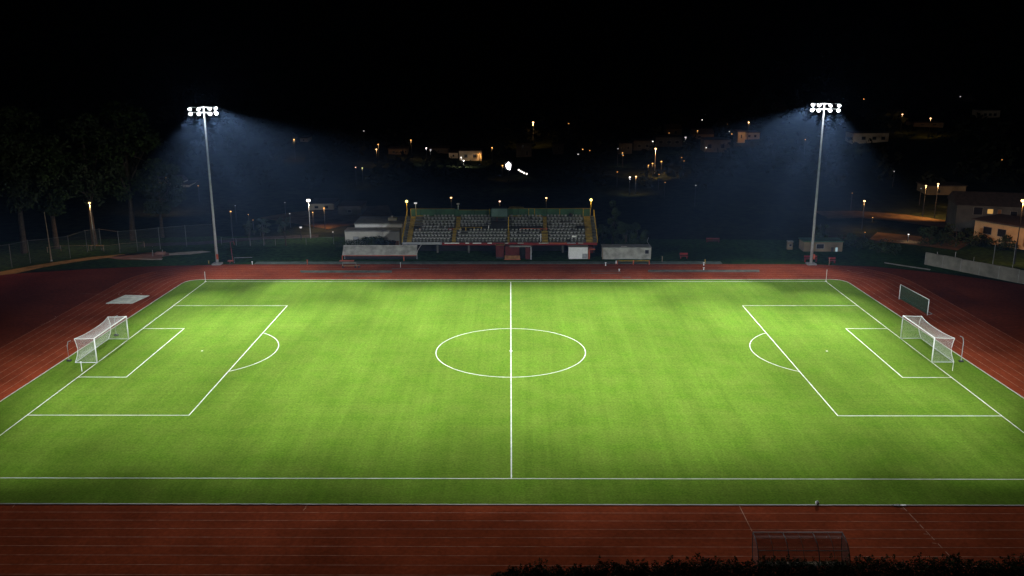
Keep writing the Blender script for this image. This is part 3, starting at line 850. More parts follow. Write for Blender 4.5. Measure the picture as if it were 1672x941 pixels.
    MB().box(xa+.9, xa+1.05, YB-2.56, YB-2.47, ZB-1.7, ZB+.3).build('press_pillar', M['darkred'], pb)
    k = 4; y0 = YF+DR*k; z0 = ZF+RR*k
    # walkway openings mid-rake: solid boxes, shade put in as near-black colour
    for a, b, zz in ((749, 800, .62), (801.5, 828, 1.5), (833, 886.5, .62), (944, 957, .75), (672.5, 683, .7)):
        MB().box(SX(a), SX(b), y0+.05, y0+.85, z0+.005, z0+zz).build('gangway_shade', M['inner_shade'], t)
    for px in (750, 759, 773, 785):
        MB().box(SX(px)-.05, SX(px)+.05, y0-.05, y0+.02, z0, z0+.62).build('gangway_post', M['yellow'], t)
    MB().tube([(SX(741), y0-.02, z0+.32), (SX(752), y0-.02, z0+.32)], .07, n=6).build('gangway_rail', M['yellow'], t)
    MB().tube([(SX(749), y0-.02, z0+.62), (SX(786), y0-.02, z0+.62)], .05, n=6).build('gangway_rail', M['yellowdk'], t)
    MB().tube([(SX(849), y0-.02, z0+.38), (SX(895), y0-.02, z0+.34)], .07, n=6).build('gangway_rail', M['orange'], t)
    for px in (850, 867, 883, 893):
        MB().box(SX(px)-.05, SX(px)+.05, y0-.06, y0+.01, z0, z0+(.75 if px == 893 else .42)).build('gangway_post', M['orange'], t)
    MB().box(SX(797)-.05, SX(797)+.05, y0-.1, y0-.02, z0-.1, z0+1.0).build('white_post', M['white'], t)
    MB().box(SX(830)-.07, SX(830)+.07, y0-.1, y0+.04, z0-.1, z0+2.5).build('yellow_column', M['yellow'], t)
    MB().box(SX(883)-.06, SX(883)+.06, YF+.2, YF+.3, ZF+.1, ZF+1.5).build('white_post', M['white'], t)
    MB().box(SX(730), SX(738), y0-.02, y0+.03, z0+.08, z0+.45).build('red_board', M['red'], t)
    MB().box(SX(681), SX(684), y0-.02, y0+.03, z0+.0, z0+.5).build('brown_board', M['brown'], t)
    MB().box(SX(934), SX(942), YF+.9, YF+.95, ZF+.75, ZF+1.05).build('white_sign', M['white'], t)
    MB().lathe([(0, .3), (.3, .36), (.45, .25)], (SX(928.5), YF+.4, ZF), (0, 0, 1), 10).build('bin', M['dark'], t)
    MB().lathe([(0, .3), (.35, .42), (.6, .25)], (SX(935.5), YB-.6, ZB), (0, 0, 1), 10).build('black_drum', M['dark'], t)
    # seats
    def seat_geo(mb, x, y, z):
        mb.box(x-.19, x+.19, y+.30, y+.70, z+.36, z+.41)
        mb.box(x-.19, x+.19, y+.66, y+.72, z+.48, z+.72)
        mb.box(x-.05, x+.05, y+.5, y+.62, z+.0, z+.36)
    low = [(673, 735), (746, 827), (833, 882), (897, 956)]
    upp = [(685, 739), (749, 800), (833, 887), (895, 955)]
    mid = [(686, 728), (896, 943)]
    spots = []
    for k in range(NR):
        for a, b in (low if k < 4 else mid if k == 4 else upp):
            xa, xb = SX(a), SX(b); n = int((xb-xa)/.60)
            for i in range(n):
                spots.append((k, xa+(i+.5+(.18 if k % 2 else -.18))*(xb-xa)/n))
    rr = random.Random(2); proto = None; mass = MB(); cnt = 0
    for k, x in spots:
        y, z = YF+DR*k, ZF+RR*k+.002
        if cnt < 98:
            if proto is None:
                m = MB(); seat_geo(m, 0, 0, 0)
                proto = m.build('seat', M['seat'], t)
                o = proto
            else:
                o = proto.copy(); COL.objects.link(o)
            o.location = (x, y, z); cnt += 1
        elif rr.random() < .93:
            seat_geo(mass, x, y, z)
    tag(mass.build('seating', M['seat'], t), kind='stuff')
    return t
stand()

# lamps on the stand
def stand_lamp(px, py, glow, label, r, power, col, post=True):
    p = at_y(px, py, YB-.1); t = thing('stand_lamp', label, 'lamp', (p.x, p.y, ZB+1.3))
    MB().tube([(p.x, p.y, ZB+1.2), (p.x, p.y, p.z-.05)], .05, n=6).build('post', M['yellow'], t)
    MB().ball((p.x, p.y-.1, p.z), r, 10, 6).build('bulb', M[glow], t)
    if power: add_light('stand_lamp_light', 'POINT', (p.x, p.y-.6, p.z), col, power, .15, t)
stand_lamp(664, 329, 'y_glow', 'bright yellow lamp on the corner post of the stand beside the clubhouse', .25, 120, (1, .75, .25))
stand_lamp(965, 326.5, 'y_glow', 'bright yellow lamp on the corner post of the stand beside the cypress', .26, 120, (1, .8, .35))
def flat_lamp(px, py, glow, label):
    p = at_y(px, py, YB-.1); t = thing('strip_lamp', label, 'lamp', (p.x, p.y, ZB+1.3))
    MB().box(p.x-.05, p.x+.05, p.y-.03, p.y+.03, ZB+1.25, p.z-.1).build('bracket', M['galv'], t)
    MB().box(p.x-.26, p.x+.26, p.y-.12, p.y+.06, p.z-.10, p.z+.12).build('diffuser', M[glow], t)
flat_lamp(678.5, 332, 'w_dim', 'small white strip lamp on the green back panel next to the yellow corner lamp')
def dim_box(px, py):
    p = at_y(px, py, YB-.1); t = thing('speaker_box', 'unlit grey box on a bracket above the green back panel of the stand', 'box', (p.x, p.y, ZB+1.3))
    MB().box(p.x-.05, p.x+.05, p.y-.03, p.y+.03, ZB+1.25, p.z-.1).build('bracket', M['galv'], t)
    MB().box(p.x-.27, p.x+.27, p.y-.15, p.y+.05, p.z-.12, p.z+.12).build('case', M['kerb'], t)
dim_box(748, 333)

# ---------------------------------------------------------------- shelters and huts along the far side
def long_shelter():
    a = at_z(559, 427); b = at_z(680, 427); y = a.y; x0, x1 = a.x, b.x
    t = thing('long_shelter', 'long low shelter with a stained white sloping roof and red frame', 'shelter', ((x0+x1)/2, y, 0))
    # roof tilts towards the pitch
    MB().prism([(y+.15, 1.02), (y+.18, 1.10), (y+1.75, 2.42), (y+1.80, 2.30)], x0, x1).build('roof_panel', M['block'], t)
    MB().tube([(x0, y+.1, 1.0), (x1, y+.1, 1.0)], .075, n=6).build('front_beam', M['orange'], t)
    MB().tube([(x0, y+1.83, 2.42), (x1, y+1.83, 2.42)], .06, n=6).build('back_beam', M['kerb'], t)
    for x in (x0, x1-2.2):
        MB().box(x-.07, x+.07, y+.02, y+.16, 0, 1.0).build('front_post', M['orange'], t)
    for k in range(5):
        x = x0+.1+(x1-x0-.2)*k/4; MB().box(x-.05, x+.05, y+1.72, y+1.82, 0, 2.3).build('back_post', M['greypaint'], t)
    MB().box(x0+.3, x1-.3, y+1.3, y+1.6, .40, .46).build('bench', M['dark'], t)
    MB().box(x0+.2, x1-.2, y+1.68, y+1.715, .02, 2.2).build('shade_board', M['inner_shade'], t)  # near-black board stands in for the shaded open space under the roof
    MB().box(x0-.5, x0+2.0, y-.1, y+.5, 0.02, .14).build('step', M['orange'], t)
    MB().tube([(x1, y+.15, 1.05), (x1+.2, y+.9, 1.8), (x1+.75, y+1.8, 2.6)], .04, n=5).build('stay', M['kerb'], t)
long_shelter()
def drainpipe():
    x = SX(657.5); t = thing('stand_prop', 'slim red and yellow prop holding the end of the stand deck', 'prop', (x, YF-.5, 0))
    MB().box(x-.09, x+.09, YF-.7, YF-.55, 1.2, ZF-.3).build('upper_length', M['orange'], t)
    MB().box(x-.085, x+.085, YF-.695, YF-.555, 0, 1.195).build('lower_length', M['yellow'], t)
drainpipe()
def grey_hut():
    a = at_z(984, 423.5); b = at_z(1063, 424); x0, x1, y = a.x, b.x, a.y; H = 2.05
    t = thing('block_hut', 'low grey block hut with a flat roof and one small dark window', 'hut', ((x0+x1)/2, y, 0))
    MB().box(x0, x1, y, y+2.2, 0.0, H).build('wall', M['block'], t)
    MB().box(x0-.12, x1+.06, y-.10, y+2.3, H+.003, H+.14).build('roof', M['rooflight'], t)
    w = MB().box(x1-1.05, x1-.42, y-.035, y-.003, 1.0, 1.65).build('window', M['glass'], t)
    fr = MB()
    fr.add([(x1-1.05-.03+a*(.63+.06), y-.05, 1.0-.03+b*.71) for a, b in ((0,0),(1,0),(1,1),(0,1))]+[(x1-1.05+a*.63, y-.05, 1.0+b*.65) for a, b in ((0,0),(1,0),(1,1),(0,1))], [(0,1,5,4),(1,2,6,5),(2,3,7,6),(3,0,4,7)])
    fr.build('window_frame', M['greypaint'], w)
    MB().box(x0-.1, x0-.003, y-.15, y+.1, 0, H).build('corner_post', M['wood'], t)
    MB().tube([(x1-.1, y+.3, H+.1), (x1-.6, y+1.2, H+.9), (x1-.3, y+1.6, H+1.5)], .035, n=5).build('cable', M['kerb'], t)
    MB().box(x0+3.2, x0+4.2, y+.1, y+.5, H+.145, H+.2).build('roof_plate', M['kerb'], t)
grey_hut()
def white_kiosk():
    a = at_z(928.5, 423); b = at_z(959.5, 423); x0, x1, y = a.x, b.x, a.y; H = 2.1
    t = thing('white_kiosk', 'plain white square kiosk with a grey hatch under the end of the stand', 'kiosk', ((x0+x1)/2, y, 0))
    MB().box(x0, x1, y, y+1.6, 0, H).build('wall', M['white'], t)
    MB().box(x0-.08, x1+.08, y-.08, y+1.7, H+.003, H+.09).build('roof', M['rooflight'], t)
    MB().box(x1-.95, x1-.06, y-.03, y-.003, .06, .95).build('hatch', M['greypaint'], t)
    t2 = thing('red_pillar', 'red painted pillar with a short cross beam beside the white kiosk', 'pillar', (x1+.35, y, 0))
    MB().box(x1+.12, x1+.38, y-.05, y+.2, 0, 1.6).build('shaft', M['orange'], t2)
    MB().box(x1+.15, x1+.9, y+.25, y+1.0, 1.0, 2.1).build('panel', M['darkred'], t2)
    MB().box(x1+.2, x1+1.3, y-.02, y+.2, 1.65, 1.82).build('cross_beam', M['orange'], t2)
white_kiosk()
def red_hut():
    def X(px): return at_z(px, 424).x
    y = at_z(840, 424.3).y; H = 2.35
    t = thing('red_hut', 'dark red hut with a grey lintel and a brown counter below the stand', 'hut', (X(838), y, 0))
    MB().box(X(825), X(848), y+.35, y+1.8, 0, H).build('wall', M['darkred'], t)
    MB().box(X(858), X(867), y+.35, y+1.8, 0, H-.35).build('side_wall', M['darkred'], t)
    MB().box(X(848)+.005, X(858)-.005, y+1.2, y+1.8, 0, H-.35).build('doorway', M['inner_shade'], t)  # solid box coloured near-black for the shade in the doorway
    MB().box(X(832), X(867), y+.1, y+.34, H-.1, H+.14).build('lintel', M['rooflight'], t)
    MB().box(X(866), X(867)+.1, y+.05, y+.3, 0, H-.11).build('post', M['greypaint'], t)
    MB().box(X(824), X(849), y-.1, y+.3, 0.0, .72).build('counter', M['brown'], t)
    MB().box(X(823), X(850), y-.16, y-.105, 0.0, .09).build('plinth', M['orange'], t)
    t2 = thing('red_cabinet', 'plain dark red cabinet next to the red hut under the stand', 'cabinet', (X(815), y+.8, 0))
    MB().box(X(809.5), X(823), y+.8, y+1.7, .35, H+.05).build('body', M['darkred'], t2)
    MB().box(X(809), X(824), y+.74, y+1.76, H+.053, H+.14).build('lid', M['brown'], t2)
    MB().box(X(810), X(822.5), y+.9, y+1.6, 0, .345).build('stand_base', M['dark'], t2)
red_hut()

# low barrier, benches, trolley, frames
def low_barrier(px0, px1, py, label, group=None):
    a = at_z(px0, py); b = at_z(px1, py); y = a.y
    t = thing('low_barrier', label, 'barrier', (a.x, y, 0), group)
    for k in range(3):
        x = a.x+(b.x-a.x)*k/2
        MB().box(x-.08, x+.08, y-.08, y+.08, 0, .75).build('post', M['orange'], t)
    MB().tube([(a.x, y, .68), (b.x, y, .68)], .05, n=6).build('rail', M['yellow'], t)
low_barrier(1008, 1060, 432.5, 'low barrier with orange posts and a yellow rail in front of the grey block hut')
a = at_z(1006, 433)
t = thing('white_bollard', 'short red and white bollard at the end of the low orange barrier', 'bollard', a)
MB().tube([a, a+Vector((0, 0, .3))], .12, n=8).build('lower_band', M['red'], t)
MB().tube([a+Vector((0, 0, .302)), a+Vector((0, 0, .75))], .12, .1, 8).build('upper_band', M['white'], t)
def bench(px0, px1, py, mat_, label, H=.5):
    a = at_z(px0, py); b = at_z(px1, py); y = a.y
    t = thing('bench', label, 'bench', (a.x, y, 0))
    MB().box(a.x, b.x, y-.2, y+.2, H-.08, H).build('seat', mat_, t)
    MB().box(a.x, b.x, y+.2, y+.26, H+.15, H+.5).build('backrest', mat_, t)
    for x in (a.x+.15, b.x-.15):
        MB().box(x-.05, x+.05, y-.15, y+.25, 0, H-.083).build('leg', mat_, t)
bench(1110, 1123, 422.5, M['red'], 'small red bench on the grass beyond the wooden stake')
bench(1353, 1364, 430, M['red'], 'small red bench behind the far corner post')
bench(1313, 1334, 428, M['red'], 'red bench directly behind the base of the right-hand floodlight mast', .6)
bench(1153, 1175, 396, M['darkred'], 'dark red bench by the grass edge behind the far straight', .35)
marker(1353.5, 433.5, 1.2, M['wood'], 'wooden post at the end of the small red bench by the corner post', .06)
def trolley(px, py):
    a = at_z(px, py); t = thing('equipment_trolley', 'low flat equipment trolley with black wheels parked before the long shelter', 'trolley', a)
    MB().box(a.x-1.5, a.x+1.5, a.y-.3, a.y+.3, .28, .36).build('deck', M['brown'], t)
    MB().tube([(a.x-1.4, a.y, .37), (a.x-1.4, a.y, .8), (a.x+.9, a.y, .8), (a.x+.9, a.y, .37)], .03, n=5).build('handle', M['kerb'], t)
    for x in (-1.3, .8, 1.4):
        MB().tube([(a.x+x, a.y-.36, .15), (a.x+x, a.y+.36, .15)], .15, n=10).build('wheel', M['dark'], t)
trolley(573, 437)
def high_chair(px, py):
    a = at_z(px, py); t = thing('umpire_frame', 'tall thin red frame with a hooked top on the grass beside the mast', 'frame', a)
    MB().tube([a, a+Vector((-.3, .4, 2.2)), a+Vector((-.45, .6, 3.6)), a+Vector((.15, .6, 3.75)), a+Vector((.25, .6, 3.1))], .05, n=5).build('upright', M['red'], t)
    MB().box(a.x-.9, a.x+.0, a.y-.2, a.y+.3, .35, .5).build('step', M['orange'], t)
    MB().tube([a+Vector((-.6, 0, 0)), a+Vector((-.55, .05, .35))], .05, n=5).build('foot', M['orange'], t)
    MB().tube([a+Vector((.2, 0, .0)), a+Vector((.2, 0, .95)), a+Vector((3.3, .2, 1.0))], .03, n=5).build('rail', M['greypaint'], t)
high_chair(381, 430)
def cage_frame():
    a = at_z(258, 419); t = thing('throwing_cage', 'small dark frame with a pink cover beside the throwing circle', 'frame', a)
    for dx in (-.9, .9):
        MB().tube([a+Vector((dx, 0, 0)), a+Vector((dx, 0, 1.2))], .05, n=5).build('post', M['greypaint'], t)
    MB().box(a.x-.3, a.x+1.3, a.y-.2, a.y+.5, .4, .8).build('cover', M['rosegravel'], t)
cage_frame()
def lamp_bench():
    b = at_z(155, 411); t = thing('timber_bench', 'pale timber bench at the foot of the leaning orange lamp post', 'bench', b)
    MB().box(b.x-1.3, b.x+1.3, b.y+.8, b.y+1.2, .85, .93).build('seat', M['wood'], t)
    for dx in (-1.1, 1.1): MB().box(b.x+dx-.05, b.x+dx+.05, b.y+.85, b.y+1.15, 0, .845).build('leg', M['wood'], t)
lamp_bench()

# ---------------------------------------------------------------- buildings
def house(name, label, x0, x1, y, z0, H, depth, wallm, roofm, wins=(), doors=(), roof='flat', over=.3, group=None):
    t = thing(name, label, 'house' if 'house' in name else 'building', ((x0+x1)/2, y, z0), group)
    MB().box(x0, x1, y, y+depth, z0-.6, z0+H).build('wall', wallm, t)
    if roof == 'flat':
        MB().box(x0-over, x1+over, y-over, y+depth+over, z0+H+.003, z0+H+.22).build('roof', roofm, t)
    else:
        ym = y+depth/2
        MB().prism([(y-over, z0+H+.003), (ym, z0+H+depth*.24), (y+depth+over, z0+H+.003)][::-1], x0-over, x1+over).build('roof', roofm, t)
    for (fx, fz, w, hh, m_) in wins:
        cx = x0+(x1-x0)*fx; cz = z0+H*fz
        wn = MB().box(cx-w/2, cx+w/2, y-.03, y-.003, cz-hh/2, cz+hh/2).build('window', M[m_], t)
        fr = MB(); q = .07
        fr.add([(cx+a*(w/2+q), y-.05, cz+b*(hh/2+q)) for a, b in ((-1,-1),(1,-1),(1,1),(-1,1))]+[(cx+a*w/2, y-.05, cz+b*hh/2) for a, b in ((-1,-1),(1,-1),(1,1),(-1,1))]
               +[(cx+a*(w/2+q), y-.004, cz+b*(hh/2+q)) for a, b in ((-1,-1),(1,-1),(1,1),(-1,1))],
               [(0,1,5,4),(1,2,6,5),(2,3,7,6),(3,0,4,7)]+[(k, 8+k, 8+(k+1) % 4, (k+1) % 4) for k in range(4)])
        fr.build('window_frame', M['stone'], wn)
    for (fx, w, hh, m_) in doors:
        cx = x0+(x1-x0)*fx
        MB().box(cx-w/2, cx+w/2, y-.03, y-.003, z0, z0+hh).build('door', M[m_], t)
    return t
# lit house at the right
hs_ = house('lit_house', 'single-storey house with an orange lit front and dark overhanging roof beyond the concrete wall', 82.8, 98.8, 56.3, 1.1, 3.4, 8.5, M['tinted_cream'], M['roof'],
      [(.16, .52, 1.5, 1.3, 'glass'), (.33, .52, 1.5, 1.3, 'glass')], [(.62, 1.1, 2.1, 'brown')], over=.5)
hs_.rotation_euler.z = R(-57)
hs_ = house('upper_house', 'dim two-storey house with one glowing window rising behind the orange lit front', 88.0, 114.0, 71.5, 0, 5.35, 9, M['dimwall'], M['roof'],
      [(.15, .80, 1.6, 1.5, 'glass'), (.235, .80, 1.0, .9, 'w_win'), (.40, .72, 1.2, 1.2, 'glass'), (.30, .72, .6, 1.6, 'brown')], [], 'gable', .3)
hs_.rotation_euler.z = R(-14)
bx0 = at_y(1513, 320, 118).x
house('far_shed', 'long dim shed with a lamp at its end above the parking road', bx0, bx0+9.5, 118, 0, 2.6, 6, M['dimwarm'], M['roof'], [(.3, .5, .8, .7, 'glass')])
# small hut behind the right-hand mast
h0 = at_z(1312, 411)
house('pale_hut', 'small pale hut with a lit doorway behind the right-hand floodlight mast', h0.x, at_z(1375, 411).x, h0.y, 0, 1.75, 3, M['dimwarm'], M['greenpanel'], [(.42, .55, 1.3, .8, 'glass')], [(.85, .38, .75, 'w_door'), (.74, .45, .8, 'dark')], over=.15)
h1 = at_z(1286, 408)
house('meter_cabinet', 'narrow pale cabinet standing apart from the small pale hut', h1.x, h1.x+.9, h1.y, 0, 1.4, .8, M['dimwarm'], M['rooflight'], [(.5, .6, .4, .4, 'glass')], over=.05)
# clubhouse behind the left end of the stand
c0 = at_y(580, 384, 64).x; c1 = at_y(657, 384, 64).x
house('clubhouse', 'long white clubhouse wall with flat roof behind the left-hand end of the stand', c0, c1, 64, 0, 3.55, 7, M['white'], M['rooflight'], [(.26, .36, 1.0, .7, 'glass'), (.62, .60, .8, .5, 'brown')], over=.12)
d0 = at_y(563, 384, 60.8).x; d1 = at_y(652, 384, 60.8).x
house('clubhouse_annex', 'lower pale annex with a brown hedge box in front of the white clubhouse', d0, d1, 60.8, 0, 2.75, 3.1, M['render_'], M['rooflight'], [(.20, .5, .9, .8, 'greypaint')], [(.65, 2.2, .9, 'roof'), (.9, 1.8, 1.0, 'brown')], over=.03)
p = at_y(640, 360, 66); t = thing('roof_tank', 'small pale tank box on the flat roof of the clubhouse', 'tank', (p.x, 67, 3.78))
MB().box(p.x-.8, p.x+.8, 66.4, 67.8, 3.78, 4.3).build('case', M['render_'], t)
MB().box(p.x-.3, p.x+.1, 66.6, 67.2, 4.305, 4.65).build('vent', M['render_'], t)
t = thing('clipped_hedge', 'dark clipped hedge along the foot of the pale clubhouse annex', 'hedge', ((d0+d1)/2, 59.6, 0))
lf = MB(); st = MB(); rr = random.Random(8); x = d0-1.5
while x < d1-.5:
    for z in (.3, .75, 1.15): leaves_in(lf, (x, 59.6+rr.uniform(-.1, .1), z+rr.uniform(-.05, .1)), .4, .5, .32, 40, .12, rr)
    st.tube([(x, 59.6, 0), (x+rr.uniform(-.1, .1), 59.6, 1.0)], .03, .015, 4); x += .45
lf.build('foliage', M['leaf'], t); st.build('stem', M['bark'], t)

# hillside houses: pixel box of the visible wall, label, wall, windows
HOUSES = [
    (750, 247, 786, 263, 'pale house front lit by two white lamps on the hillside above the stand', 'cream', [(.3, .5), (.7, .5)], 'flat'),
    (733, 250, 748, 259, 'low orange lit wall end beside the pale lit house above the stand', 'cream', [(.5, .5)], 'flat'),
    (700, 243, 732, 251, 'long faint wall running down from the two white lamps above the stand', 'stone', [(.5, .5)], 'flat'),
    (843, 235, 868, 257, 'dim grey tower house above the searing white light', 'stone', [(.4, .75), (.7, .3)], 'flat'),
    (903, 236, 920, 252, 'very dim tall house to the side of the bright single street lamp', 'stone', [(.5, .6)], 'flat'),
    (1010, 235, 1032, 252, 'dim grey house front at the end of the terraced row', 'render_', [(.3, .6), (.7, .6)], 'flat'),
    (1034, 231, 1066, 246, 'dim terraced house just behind the bright orange pole lamp', 'stone', [(.3, .5), (.7, .5)], 'flat'),
    (1070, 225, 1114, 240, 'widest grey house in the terraced row, right beside the bright orange pole lamp', 'render_', [(.2, .5), (.5, .5), (.8, .5)], 'flat'),
    (1088, 207, 1113, 222, 'dim gabled house standing above the terraced row', 'cream', [(.2, .5), (.6, .5)], 'gable'),
    (1132, 216, 1165, 228, 'faint yellowish house upslope from the terraced row', 'cream', [(.3, .5)], 'gable'),
    (1150, 229, 1192, 249, 'dim brown house with one bright porch lamp on the slope', 'cream', [(.2, .5), (.7, .5)], 'flat'),
    (1204, 216, 1216, 234, 'narrow house wall beside the orange lit terrace', 'cream', [(.5, .6)], 'flat'),
    (1216, 217, 1240, 228, 'orange lit terrace house directly below a bright orange street lamp', 'cream', [(.3, .5), (.7, .5)], 'flat'),
    (1268, 172, 1284, 182, 'faint house near the skyline just left of the right-hand mast', 'stone', [(.5, .5)], 'gable'),
    (1392, 218, 1450, 234, 'pale house front lit by the floodlights just past the right-hand mast', 'stone', [(.3, .5), (.6, .5), (.85, .5)], 'flat'),
    (1458, 181, 1482, 190, 'dim house beside the first of two orange lamps on the upper road', 'cream', [(.4, .5)], 'flat'),
    (1492, 201, 1540, 207, 'long low terrace wall below the second orange lamp on the upper road', 'cream', [(.3, .5), (.7, .5)], 'flat'),
    (1600, 181, 1632, 194, 'faint pale house high on the far slope above the lit house', 'render_', [(.25, .5), (.5, .5), (.75, .5)], 'flat'),
    (1572, 156, 1592, 166, 'faint house by the highest white light on the far slope', 'stone', [(.5, .5)], 'gable'),
    (252, 294, 266, 303, 'orange lit house end with an arch behind the dark trees', 'cream', [(.4, .5)], 'flat'),
    (276, 296, 292, 307, 'orange lit gabled house right of the lone lamp behind the dark trees', 'cream', [(.3, .5), (.7, .5)], 'gable'),
    (296, 302, 309, 306, 'low lit shed at the end of the orange lit houses', 'cream', [(.5, .5)], 'flat'),
    (490, 226, 502, 232, 'small house front lit dull yellow under a lone hillside lamp', 'cream', [(.5, .5)], 'flat'),
    (634, 244, 664, 253, 'long dull orange wall below the paired orange lamps', 'cream', [(.3, .5), (.7, .5)], 'flat'),
    (505, 333, 545, 344, 'low dark building with an orange lit wall beside the bright white lamp post', 'cream', [(.3, .5), (.7, .5)], 'flat'),
    (552, 338, 590, 352, 'plain low building in dull orange light near the clubhouse', 'stone', [(.5, .5)], 'flat'),
]
for (x0, y0, x1, y1, lab, wm, wins, rf) in HOUSES:
    b = on_ground((x0+x1)/2, y1); dd = (b-CAM).dot(FW); k = dd/F
    xa = at_y(x0, y1, b.y).x; xb = at_y(x1, y1, b.y).x; H = (y1-y0)*k
    w = min(1.2, (xb-xa)*.14); hh = min(1.3, H*.3)
    house('hill_house', lab, xa, xb, b.y, b.z, H if rf == 'flat' else H*.7, 7, M['cream' if 'lit' in lab else 'dimwarm' if wm == 'cream' else 'dimwall'], M['roof'], [(fx, fz, w, hh, 'glass') for fx, fz in wins], [], rf, .2, 'houses on the hillside')  # unlit houses get darker render in place of shade

# ---------------------------------------------------------------- street lamps and distant lights
OR, WH, YE = (1.0, .50, .16), (1.0, .92, .85), (1.0, .75, .3)
def lamp(px, py, glow, r, H, power, col, label, lit=False, group='street lamps', Y=None, tilt=(0, -1.2)):
    p = on_ground(px, py, H) if Y is None else at_y(px, py, Y); z0 = hgt(p.x, p.y)
    r *= .8
    t = thing('street_lamp', label, 'street lamp', (p.x, p.y, z0), group)
    MB().tube([(p.x, p.y, z0-.2), (p.x, p.y, p.z+.1)], .10, .06, 6).build('pole', M['galv' if lit else 'dark'], t)  # poles out of the lamplight are coloured near-black in place of shade
    MB().box(p.x-r*.9, p.x+r*.9, p.y-r*.5, p.y+r*.8, p.z+r*.62, p.z+r*.85).build('lamp_hood', M['dark'], t)
    MB().ball((p.x, p.y, p.z), r, 10, 6, .75).build('lamp_glass', M[glow], t)
    if power: add_light('street_light', 'SPOT', (p.x, p.y-r*.5, p.z-r-.12), col, power*1.5*(3 if p.y > 150 else 4 if p.y > 85 else 1), .2, t, (p.x+tilt[0], p.y-r*.5+(tilt[1] if p.y < 85 else 4), p.z-6), 150, .5)
    return t
